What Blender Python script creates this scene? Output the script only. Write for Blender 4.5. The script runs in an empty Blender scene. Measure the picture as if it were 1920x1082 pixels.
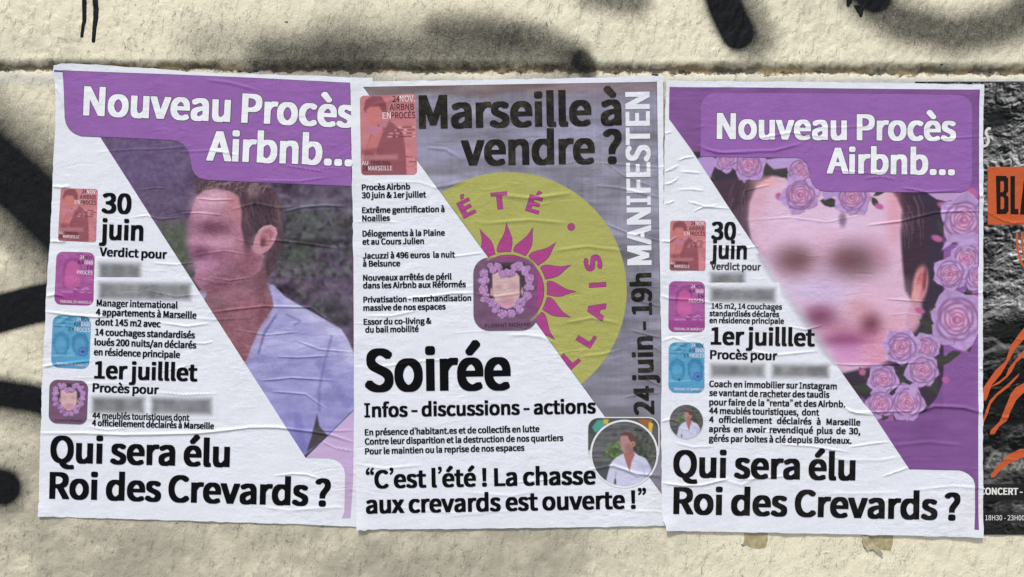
import bpy, math, random
import numpy as np
from mathutils import Vector
from mathutils.geometry import delaunay_2d_cdt

# ---------------------------------------------------------------- camera, sky, sun
S = 0.000702                    # metres on the wall for one pixel of the 1920-wide photograph
ZC = 1.45                       # eye height
sc = bpy.context.scene
def WX(px): return (px - 960.0) * S
def WZ(py): return ZC - (py - 541.0) * S

cam = bpy.data.cameras.new('camera'); cam_o = bpy.data.objects.new('camera', cam)
sc.collection.objects.link(cam_o); sc.camera = cam_o
CAM_D = 1.05
cam_o.location = (0, -CAM_D, ZC); cam_o.rotation_euler = (math.radians(90), 0, 0)
cam.sensor_width = 36; cam.lens = 36 * (CAM_D - 0.002) / (1920 * S); cam.clip_start = 0.02; cam.clip_end = 500

SUN_EL, SUN_AZ = 58.0, 22.0     # the light falls from above, a little from the left
w = bpy.data.worlds.new('World'); sc.world = w; w.use_nodes = True
nt = w.node_tree; bg = nt.nodes['Background']
sky = nt.nodes.new('ShaderNodeTexSky'); sky.sky_type = 'NISHITA'; sky.sun_disc = False
sky.sun_elevation = math.radians(SUN_EL); sky.sun_rotation = math.radians(180 + SUN_AZ)
nt.links.new(sky.outputs[0], bg.inputs[0]); bg.inputs[1].default_value = 0.095
sun = bpy.data.lights.new('sun', 'SUN'); sun.energy = 2.1; sun.angle = math.radians(8); sun.color = (1.0, 0.95, 0.88)
sun_o = bpy.data.objects.new('sun', sun); sc.collection.objects.link(sun_o)
d = Vector((math.sin(math.radians(SUN_AZ)) * math.cos(math.radians(SUN_EL)),
            math.cos(math.radians(SUN_AZ)) * math.cos(math.radians(SUN_EL)), -math.sin(math.radians(SUN_EL))))
sun_o.rotation_euler = d.to_track_quat('-Z', 'Y').to_euler(); sun_o.location = (-1, -3, 5)
sc.view_settings.view_transform = 'Standard'; sc.view_settings.look = 'None'
sc.view_settings.exposure = 0.48; sc.view_settings.gamma = 1

# ---------------------------------------------------------------- helpers
def smooth(a, b, x):
    t = np.clip((x - a) / (b - a), 0, 1); return t * t * (3 - 2 * t)
_lat = {}
def noise2(x, y, seed=0):
    if seed not in _lat: _lat[seed] = np.random.RandomState(seed + 11).rand(256, 256) * 2 - 1
    L = _lat[seed]; xi = np.floor(x).astype(int); yi = np.floor(y).astype(int)
    fx = x - xi; fy = y - yi
    fx = fx * fx * fx * (fx * (fx * 6 - 15) + 10); fy = fy * fy * fy * (fy * (fy * 6 - 15) + 10)
    a = L[yi & 255, xi & 255]; b = L[yi & 255, (xi + 1) & 255]; c = L[(yi + 1) & 255, xi & 255]; e = L[(yi + 1) & 255, (xi + 1) & 255]
    return (a * (1 - fx) + b * fx) * (1 - fy) + (c * (1 - fx) + e * fx) * fy
def fbm(x, y, seed=0, o=3):
    r = 0; a = 1.0; t = 0
    for k in range(o):
        r = r + a * noise2(x * 2 ** k + 7.3 * k, y * 2 ** k + 3.1 * k, seed + k); t += a; a *= .5
    return r / t
def lin(c):
    c = np.asarray(c, float) / 255.0
    return np.where(c <= .04045, c / 12.92, ((c + .055) / 1.055) ** 2.4)
PW = (221, 223, 233)            # white paper under this light
GREY80 = (215, 217, 223)        # what an 80 % grey card reads as under this light
def alb(c): return np.clip(lin(c) / lin(GREY80) * 0.80, 0.0012, 0.92)   # printed ink from its look under this light

def seg_dist(px, py, a, b):
    ax, ay = a; bx, by = b; dx, dy = bx - ax, by - ay; l2 = dx * dx + dy * dy + 1e-9
    t = np.clip(((px - ax) * dx + (py - ay) * dy) / l2, 0, 1)
    return np.hypot(px - ax - t * dx, py - ay - t * dy), t
def zmap(x0, y0, k):            # coordinates read off an enlarged crop -> photograph pixels
    return lambda pts: [(x0 + x / k, y0 + y / k) for x, y in pts]
def rrect(x0, y0, x1, y1, r, n=7, skew=(0, 0)):
    P = []
    for cx, cy, a0 in ((x1 - r, y0 + r, -90), (x1 - r, y1 - r, 0), (x0 + r, y1 - r, 90), (x0 + r, y0 + r, 180)):
        for i in range(n + 1):
            a = math.radians(a0 + 90 * i / n); P.append((cx + r * math.cos(a), cy + r * math.sin(a)))
    mx, my = (x0 + x1) / 2, (y0 + y1) / 2
    return [(x + skew[0] * (y - my), y + skew[1] * (x - mx)) for x, y in P]
def quad_rr(tl, tr, br, bl, r, n=6):   # rounded rectangle in a slightly skewed quad
    wd = math.dist(tl, tr); ht = math.dist(tl, bl)
    P = rrect(0, 0, wd, ht, r, n)
    out = []
    for x, y in P:
        u, v = x / wd, y / ht
        out.append(tuple((1 - v) * ((1 - u) * tl[i] + u * tr[i]) + v * ((1 - u) * bl[i] + u * br[i]) for i in (0, 1)))
    return out
def torn(p, seed, amt=.8):      # a hand-cut paper edge: wavering, with a few nicks
    if area(p) < 0: p = p[::-1]
    q = []
    for i in range(len(p)):
        a, b = p[i], p[(i + 1) % len(p)]; n = max(1, int(math.dist(a, b) / 4)); q += [(a[0] + (b[0] - a[0]) * k / n, a[1] + (b[1] - a[1]) * k / n) for k in range(n)]
    R = random.Random(seed); out = []; nick = 0
    for i, (x, y) in enumerate(q):
        if R.random() < .012: nick = R.uniform(1, 3)
        nick *= .5
        out.append((x + amt * float(noise2(np.array([i * .31]), np.array([3.3]), seed)[0]) + R.uniform(-.2, .2) * amt + nick * (1 if x < sum(t[0] for t in q) / len(q) else -1), y + amt * float(noise2(np.array([i * .27]), np.array([9.1]), seed + 1)[0]) + R.uniform(-.2, .2) * amt))
    return out
def circle(cx, cy, r, n=64): return [(cx + r * math.cos(2 * math.pi * i / n), cy + r * math.sin(2 * math.pi * i / n)) for i in range(n)]
def area(p): return 0.5 * sum(p[i][0] * p[(i + 1) % len(p)][1] - p[(i + 1) % len(p)][0] * p[i][1] for i in range(len(p)))
def clip(p, a, b):              # keep the side to the left of a->b as seen in the picture (y down: cross < 0)
    def sd(q): return (b[0] - a[0]) * (q[1] - a[1]) - (b[1] - a[1]) * (q[0] - a[0])
    out = []
    for i in range(len(p)):
        q, r = p[i], p[(i + 1) % len(p)]; sq, sr = sd(q), sd(r)
        if sq < 0: out.append(q)
        if (sq < 0) != (sr < 0):
            t = sq / (sq - sr); out.append((q[0] + t * (r[0] - q[0]), q[1] + t * (r[1] - q[1])))
    return out
def offset(p, dd):              # push a closed outline outwards (holes: inwards) by dd
    s = 1 if area(p) > 0 else -1
    return offset_signed(p, dd * s)
def offset_signed(p, dd):
    n = len(p); out = []
    for i in range(n):
        a, b, c = p[i - 1], p[i], p[(i + 1) % n]
        def nr(u, v):
            l = math.dist(u, v) or 1e-9; return ((v[1] - u[1]) / l, -(v[0] - u[0]) / l)
        n1, n2 = nr(a, b), nr(b, c); mx, my = n1[0] + n2[0], n1[1] + n2[1]; l = math.hypot(mx, my)
        if l < .3: mx, my, l = n1[0], n1[1], 1
        k = dd / max(.5, (mx * n1[0] + my * n1[1]) / l)
        out.append((b[0] + mx / l * k, b[1] + my / l * k))
    return out

# ---------------------------------------------------------------- materials
def node(nt, t, **kw):
    n = nt.nodes.new(t)
    for k, v in kw.items(): setattr(n, k, v)
    return n
_mats = {}
def print_mat(color=None, wear=0.06, rough=0.62):
    """Inked or bare poster paper; without a colour the ink comes from the mesh's own colour layer."""
    key = (tuple(color) if color is not None else None, wear, rough)
    if key in _mats: return _mats[key]
    m = bpy.data.materials.new('printed_paper'); m.use_nodes = True; nt = m.node_tree; L = nt.links.new
    b = nt.nodes['Principled BSDF']; b.inputs['Roughness'].default_value = rough; b.inputs['Specular IOR Level'].default_value = 0.10 if color is not None and max(color) < 60 else 0.16
    tc = node(nt, 'ShaderNodeTexCoord')
    n1 = node(nt, 'ShaderNodeTexNoise'); n1.inputs['Scale'].default_value = 38; n1.inputs['Detail'].default_value = 6; n1.inputs['Roughness'].default_value = .65
    mp = node(nt, 'ShaderNodeMapping'); mp.inputs['Scale'].default_value = (.7, 1, 1.3)
    L(tc.outputs['Object'], mp.inputs[0]); L(mp.outputs[0], n1.inputs['Vector'])
    n4 = node(nt, 'ShaderNodeTexNoise'); n4.inputs['Scale'].default_value = 420; n4.inputs['Detail'].default_value = 3
    L(tc.outputs['Object'], n4.inputs['Vector'])
    ad = node(nt, 'ShaderNodeMath', operation='ADD'); L(n1.outputs[0], ad.inputs[0]); L(n4.outputs[0], ad.inputs[1])
    mr = node(nt, 'ShaderNodeMapRange'); mr.inputs['From Min'].default_value = .7; mr.inputs['From Max'].default_value = 1.3
    mr.inputs['To Min'].default_value = 1 - wear; mr.inputs['To Max'].default_value = 1 + wear
    L(ad.outputs[0], mr.inputs['Value'])
    mx = node(nt, 'ShaderNodeVectorMath', operation='SCALE'); L(mr.outputs[0], mx.inputs['Scale'])
    if color is None:
        at = node(nt, 'ShaderNodeAttribute', attribute_name='Col'); L(at.outputs['Color'], mx.inputs[0])
    else:
        mx.inputs[0].default_value = tuple(alb(color))
    if color is not None and wear >= .12:      # worn ink: thin patches let the paper through
        n5 = node(nt, 'ShaderNodeTexNoise'); n5.inputs['Scale'].default_value = 60; n5.inputs['Detail'].default_value = 8; n5.inputs['Roughness'].default_value = .78
        L(tc.outputs['Object'], n5.inputs['Vector'])
        r5 = node(nt, 'ShaderNodeMapRange', interpolation_type='SMOOTHSTEP'); r5.inputs['From Min'].default_value = .42; r5.inputs['From Max'].default_value = .72; r5.inputs['To Max'].default_value = min(1, wear * 3)
        L(n5.outputs[0], r5.inputs['Value'])
        m5 = node(nt, 'ShaderNodeMix', data_type='VECTOR'); L(r5.outputs[0], m5.inputs['Factor'])
        m5.inputs[4].default_value = tuple(alb(color)); m5.inputs[5].default_value = tuple(alb([c + 34 * k for c, k in zip(color, (1.1, 1, .75))]))
        L(m5.outputs[1], mx.inputs[0])
    n7 = node(nt, 'ShaderNodeTexNoise'); n7.inputs['Scale'].default_value = 8; n7.inputs['Detail'].default_value = 7; n7.inputs['Roughness'].default_value = .7; L(tc.outputs['Object'], n7.inputs['Vector'])
    r7 = node(nt, 'ShaderNodeMapRange', interpolation_type='SMOOTHSTEP'); r7.inputs['From Min'].default_value = .54; r7.inputs['From Max'].default_value = .74; r7.inputs['To Max'].default_value = .6; L(n7.outputs[0], r7.inputs['Value'])
    st = node(nt, 'ShaderNodeMix', data_type='RGBA', blend_type='MULTIPLY'); st.inputs[7].default_value = (.90, .87, .80, 1)     # old paste and damp stains
    L(r7.outputs[0], st.inputs[0]); L(mx.outputs[0], st.inputs[6]); L(st.outputs[2], b.inputs['Base Color'])
    # damp-paste cockling: soft dimples plus a faint horizontal grain
    n2 = node(nt, 'ShaderNodeTexNoise'); n2.inputs['Scale'].default_value = 1; n2.inputs['Detail'].default_value = 4; n2.inputs['Roughness'].default_value = .6
    m2 = node(nt, 'ShaderNodeMapping'); m2.inputs['Scale'].default_value = (58, 58, 105); L(tc.outputs['Object'], m2.inputs[0]); L(m2.outputs[0], n2.inputs['Vector'])
    n3 = node(nt, 'ShaderNodeTexNoise'); n3.inputs['Scale'].default_value = 1; n3.inputs['Detail'].default_value = 2
    m3 = node(nt, 'ShaderNodeMapping'); m3.inputs['Scale'].default_value = (260, 260, 460); L(tc.outputs['Object'], m3.inputs[0]); L(m3.outputs[0], n3.inputs['Vector'])
    n6 = node(nt, 'ShaderNodeTexNoise'); n6.inputs['Scale'].default_value = 11; n6.inputs['Detail'].default_value = 2; L(tc.outputs['Object'], n6.inputs['Vector'])
    r6 = node(nt, 'ShaderNodeMapRange'); r6.inputs['From Min'].default_value = .38; r6.inputs['From Max'].default_value = .64; r6.inputs['To Min'].default_value = .12; L(n6.outputs[0], r6.inputs['Value'])
    b1 = node(nt, 'ShaderNodeBump'); L(r6.outputs[0], b1.inputs['Strength']); b1.inputs['Distance'].default_value = .0017
    b2 = node(nt, 'ShaderNodeBump'); b2.inputs['Strength'].default_value = 1; b2.inputs['Distance'].default_value = .00010
    L(n2.outputs[0], b1.inputs['Height']); L(n3.outputs[0], b2.inputs['Height']); L(b1.outputs[0], b2.inputs['Normal']); L(b2.outputs[0], b.inputs['Normal'])
    _mats[key] = m; return m

# ---------------------------------------------------------------- the picture painter (the ink of the printed photographs)
class Ink:
    def __init__(s, x0, y0, x1, y1, step, base):
        s.x0, s.y0, s.step = x0, y0, step
        s.X, s.Y = np.meshgrid(np.arange(x0, x1 + step, step), np.arange(y0, y1 + step, step))
        s.c = np.zeros(s.X.shape + (3,)) + np.array(base, float)
    def mask(s, pts, soft):
        P = np.array(pts); m = np.zeros(s.X.shape)
        lo = P.min(0) - soft - 1; hi = P.max(0) + soft + 1
        i0 = max(0, int((lo[0] - s.x0) / s.step)); i1 = min(s.X.shape[1], int((hi[0] - s.x0) / s.step) + 2)
        j0 = max(0, int((lo[1] - s.y0) / s.step)); j1 = min(s.X.shape[0], int((hi[1] - s.y0) / s.step) + 2)
        if i1 <= i0 or j1 <= j0: return m
        x = s.X[j0:j1, i0:i1]; y = s.Y[j0:j1, i0:i1]; ins = np.zeros(x.shape, bool); dm = np.full(x.shape, 1e9)
        for k in range(len(P)):
            a, b = P[k], P[(k + 1) % len(P)]
            dm = np.minimum(dm, seg_dist(x, y, a, b)[0])
            if a[1] != b[1]:
                ins ^= ((a[1] > y) != (b[1] > y)) & (x < (b[0] - a[0]) * (y - a[1]) / (b[1] - a[1]) + a[0])
        m[j0:j1, i0:i1] = smooth(-soft, soft, np.where(ins, dm, -dm)); return m
    def mix(s, m, col, a=1.0): s.c += (np.array(col, float) - s.c) * (m * a)[..., None]
    def poly(s, pts, col, soft=1.2, a=1.0): s.mix(s.mask(pts, soft), col, a)
    def ell(s, cx, cy, rx, ry, col, soft=.15, a=1.0, rot=0):
        c, n = math.cos(math.radians(rot)), math.sin(math.radians(rot)); dx, dy = s.X - cx, s.Y - cy
        r = np.hypot((dx * c + dy * n) / rx, (-dx * n + dy * c) / ry); s.mix(1 - smooth(1 - soft, 1 + soft, r), col, a)
    def line(s, pts, wd, col, a=1.0, soft=.8):
        dm = np.full(s.X.shape, 1e9)
        for k in range(len(pts) - 1): dm = np.minimum(dm, seg_dist(s.X, s.Y, pts[k], pts[k + 1])[0])
        s.mix(1 - smooth(wd / 2 - soft, wd / 2 + soft, dm), col, a)
    def grain(s, sx, sy, amt, seed, o=3, tint=(1, 1, 1), m=None):
        n = fbm(s.X / sx, s.Y / sy, seed, o) * amt
        if m is not None: n = n * m
        s.c += n[..., None] * np.array(tint)
    def blur(s, m, sig):
        k = max(1, int(sig / s.step)); f = s.c.copy()
        for _ in range(3):
            for ax in (0, 1):
                pad = [(0, 0)] * 3; pad[ax] = (k, k); q = np.cumsum(np.pad(f, pad, mode='edge'), axis=ax)
                q = np.concatenate([np.zeros_like(np.take(q, [0], ax)), q], ax); n = f.shape[ax]
                f = (np.take(q, np.arange(n) + 2 * k + 1, ax) - np.take(q, np.arange(n), ax)) / (2 * k + 1)
        s.c += (f - s.c) * m[..., None]
    def rose(s, cx, cy, r, seed, light=(184, 150, 204), deep=(158, 84, 140)):
        g = random.Random(seed * 7 + 1); L, D = np.array(light, float), np.array(deep, float); P_ = np.array((212, 158, 194), float)
        n = g.choice((5, 6, 6, 7)); ph = g.random() * 6.28; rot = g.random() * 6.28
        for k in range(n):              # outer petals with pointed, turned-back tips
            a = ph + k * 6.283 / n + g.uniform(-.15, .15); q = r * g.uniform(.98, 1.22)
            pt = [(cx + math.cos(a + t) * q * f, cy + math.sin(a + t) * q * f) for t, f in ((-.75, .45), (-.62, .82), (-.25, .95), (.04, 1.04), (.3, .93), (.62, .84), (.75, .45))]
            s.poly([(x + 1.2, y + 1.4) for x, y in pt], L * .34 + D * .2, 2.0, .85); s.poly(pt, L * g.uniform(.92, 1.04), max(.7, r * .03))
            s.line(pt[1:6], max(1, r * .05), L * 1.12 + 4, .5, .8)
            s.line([(cx, cy), pt[3]], r * .16, L * .8, .35, r * .07)
        for ring, (rr, m) in enumerate(((.60, 5), (.43, 5), (.29, 4), (.16, 3))):
            t = ring / 3; C = L * (1 - t) * .98 + P_ * t
            for k in range(m):
                a = rot + k * 6.283 / m + ring * .7 + g.uniform(-.2, .2); pr = r * (.50 - .085 * ring) * g.uniform(.85, 1.15)
                x, y = cx + math.cos(a) * r * rr * .78, cy + math.sin(a) * r * rr * .78; dg = math.degrees(a) + g.uniform(-14, 14)
                s.ell(x, y, pr * .76, pr, C * .42 + D * .34, .18, .95, dg)
                s.ell(x - math.cos(a) * pr * .12, y - math.sin(a) * pr * .12, pr * .66, pr * .9, C * (1.02 - .05 * t) * (1 - .22 * t) + D * .22 * t, .26, .92, dg)
                s.ell(x + math.cos(a) * pr * .38, y + math.sin(a) * pr * .38, pr * .16, pr * .6, C * 1.1 + 6, .6, .55, dg)
        s.ell(cx, cy, r * .17, r * .14, D, .5); s.ell(cx + r * .03, cy, r * .08, r * .09, P_ * .9, .5)
    def leaf(s, cx, cy, l, wd, rot, col=(62, 62, 58)):
        c, n = math.cos(math.radians(rot)), math.sin(math.radians(rot))
        P = [(x * l, y * wd) for x, y in ((-1, 0), (-.5, .8), (.1, 1), (.6, .6), (1, 0), (.6, -.6), (.1, -1), (-.5, -.8))]
        s.poly([(cx + x * c - y * n, cy + x * n + y * c) for x, y in P], col, .9)
        s.line([(cx - l * c, cy - l * n), (cx + l * c, cy + l * n)], .8, [q + 26 for q in col], .6)
    def at(s, P):
        fx = np.clip((P[:, 0] - s.x0) / s.step, 0, s.X.shape[1] - 1.001); fy = np.clip((P[:, 1] - s.y0) / s.step, 0, s.X.shape[0] - 1.001)
        i = fx.astype(int); j = fy.astype(int); u = (fx - i)[:, None]; v = (fy - j)[:, None]; c = s.c
        return (c[j, i] * (1 - u) + c[j, i + 1] * u) * (1 - v) + (c[j + 1, i] * (1 - u) + c[j + 1, i + 1] * u) * v

# ---------------------------------------------------------------- sheets and what is printed on them
class Sheet:
    """A pasted sheet: every printed piece is laid on the same creased surface."""
    def __init__(s, name, label, cat, bx, by, base, seed, bounds, creases, nrand, group=None, amp=1.0, lift=()):
        s.lift = lift
        s.root = bpy.data.objects.new(name, None); sc.collection.objects.link(s.root); s.root.empty_display_size = .05
        s.root.location = (WX(bx), 0, WZ(by)); s.root['label'] = label; s.root['category'] = cat
        if group: s.root['group'] = group
        s.bx, s.by, s.base, s.seed, s.amp = bx, by, base, seed, amp
        s.cr = [(p, a, g) for p, a, g in creases]
        R = random.Random(seed); x0, y0, x1, y1 = bounds
        for _ in range(5):
            x, y = R.uniform(x0, x1), R.uniform(y0, y1); l = R.uniform(90, 230); s.cr.append(([(x - l / 2, y + R.uniform(-10, 10)), (x - l / 6, y + R.uniform(-7, 7)), (x + l / 6, y + R.uniform(-7, 7)), (x + l / 2, y + R.uniform(-14, 14))], R.uniform(.25, .6), R.uniform(2.6, 4.4)))
        for _ in range(int(nrand * .7)):
            x, y = R.uniform(x0, x1), R.uniform(y0, y1); l = R.uniform(14, 75); sl = R.uniform(-.16, .16); bend = R.uniform(-6, 6)
            s.cr.append(([(x - l / 2, y - sl * l / 2), (x, y + bend * l / 75), (x + l / 2, y + sl * l / 2)], R.uniform(.08, .30) * R.choice((1, 1, -1)), R.uniform(1.5, 3.0)))
    def H(s, x, y, soft=0.0):
        h = np.full(x.shape, s.base * 1000.0)
        h += s.amp * (.45 * fbm(x / 120, y / 70, s.seed, 2) + .13 * fbm(x / 40, y / 16, s.seed + 5, 2))
        for pts, a, g in s.cr:
            xs = [p[0] for p in pts]; ys = [p[1] for p in pts]; q = 4 * g
            m = (x > min(xs) - q) & (x < max(xs) + q) & (y > min(ys) - q) & (y < max(ys) + q)
            if not m.any(): continue
            xx, yy = x[m], y[m]; best = np.full(xx.shape, 1e9); tt = np.zeros(xx.shape); n = len(pts) - 1; sgn = np.ones(xx.shape)
            for k in range(n):
                dd, t = seg_dist(xx, yy, pts[k], pts[k + 1]); b = dd < best
                cr = (pts[k + 1][0] - pts[k][0]) * (yy - pts[k][1]) - (pts[k + 1][1] - pts[k][1]) * (xx - pts[k][0])
                sgn = np.where(b, np.sign(cr), sgn); tt = np.where(b, (k + t) / n, tt); best = np.where(b, dd, best)
            gg = np.maximum(np.where(sgn > 0, g * .8, g * .62), soft)       # steep above the fold, easier below it
            taper = np.clip(np.minimum(tt, 1 - tt) * 5, 0, 1) ** .7
            h[m] += (1.6 if not soft else .6) * a * np.exp(-(best / gg) ** 2) * (.25 + .75 * taper)
        for lx, ly, lr, la in s.lift: h += la * np.exp(-((x - lx) ** 2 + (y - ly) ** 2) / lr ** 2)
        return h / 1000.0
    def place(s, me, P, off):
        x, y = P[:, 0], P[:, 1]; h = s.H(x, y, 3.0)
        co = np.stack([(x - s.bx) * S, -(h + off / 1000.0), -(y - s.by) * S], 1)
        e = .8
        gx = (s.H(x + e, y) - s.H(x - e, y)) / (2 * e * S); gz = -(s.H(x, y + e) - s.H(x, y - e)) / (2 * e * S)
        n = np.stack([-gx, -np.ones_like(gx), -gz], 1); n /= np.linalg.norm(n, axis=1)[:, None]
        return co, n
    def mesh(s, name, layers, parent=None, step=3.0, ink=None, label=None):
        """layers: (outlines, colour, height in mm). Outlines may hold holes (opposite winding)."""
        V, F, N, MI, mats, C = [], [], [], [], [], []
        for polys, col, off in layers:
            P, T = tri(polys, step)
            if not len(T): continue
            co, n = s.place(None, P, off)
            base = len(V) and sum(len(v) for v in V) or 0
            V.append(co); N.append(n); F.append(T + base)
            if ink is not None and col is None: C.append(alb(np.clip(ink.at(P), 3, 250)))
            else: C.append(np.zeros((len(P), 3)))
            wear = .06
            if isinstance(col, tuple) and len(col) == 4: wear = col[3]; col = col[:3]
            m = print_mat(col, wear)
            if m not in mats: mats.append(m)
            MI += [mats.index(m)] * len(T)
        V = np.concatenate(V); F = np.concatenate(F); N = np.concatenate(N)
        me = bpy.data.meshes.new(name); me.from_pydata(V.tolist(), [], F.tolist())
        for m in mats: me.materials.append(m)
        me.polygons.foreach_set('material_index', MI); me.polygons.foreach_set('use_smooth', [True] * len(F))
        if ink is not None:
            C = np.concatenate(C); a = me.color_attributes.new('Col', 'FLOAT_COLOR', 'POINT')
            a.data.foreach_set('color', np.concatenate([C, np.ones((len(C), 1))], 1).astype(np.float32).ravel())
        me.update(); me.normals_split_custom_set_from_vertices(N.tolist())
        o = bpy.data.objects.new(name, me); sc.collection.objects.link(o); o.parent = parent or s.root
        if label: o['label'] = label
        return o

def tri(polys, step):
    if len(polys) == 1 and area(polys[0]) < 0: polys = [polys[0][::-1]]
    pts, faces, hole = [], [], []
    allp = np.concatenate([np.array(p) for p in polys]); lo, hi = allp.min(0), allp.max(0)
    for p in polys:
        q = []
        for i in range(len(p)):
            a, b = p[i], p[(i + 1) % len(p)]; n = max(1, int(math.dist(a, b) / step))
            q += [(a[0] + (b[0] - a[0]) * k / n, a[1] + (b[1] - a[1]) * k / n) for k in range(n)]
        k = len(pts); pts += q; faces.append(list(range(k, k + len(q)))); hole.append(area(p) < 0)
    nb = len(pts)
    gx = np.arange(math.floor(lo[0] / step) + .5, hi[0] / step) * step; gy = np.arange(math.floor(lo[1] / step) + .5, hi[1] / step) * step
    if len(gx) and len(gy):
        A, B = np.meshgrid(gx, gy); B = B + (np.arange(len(gx)) % 2)[None, :] * step * .5
        pts += list(zip(A.ravel().tolist(), B.ravel().tolist()))
    fl = [Vector((x, -y)) for x, y in pts]
    r = delaunay_2d_cdt(fl, [], [f if hole[i] else f[::-1] for i, f in enumerate(faces)], 0, 1e-4)
    solid = {i for i, h in enumerate(hole) if not h}; keep = []
    for f, of in zip(r[2], r[5]):
        if of and any(k in solid for k in of) and not any(k not in solid for k in of): keep.append(f)
    if not keep: return np.zeros((0, 2)), np.zeros((0, 3), int)
    T = np.array(keep); used = np.unique(T); mp = np.full(len(r[0]), -1); mp[used] = np.arange(len(used))
    P = np.array([(r[0][i].x, -r[0][i].y) for i in used])
    return P, mp[T]

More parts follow.
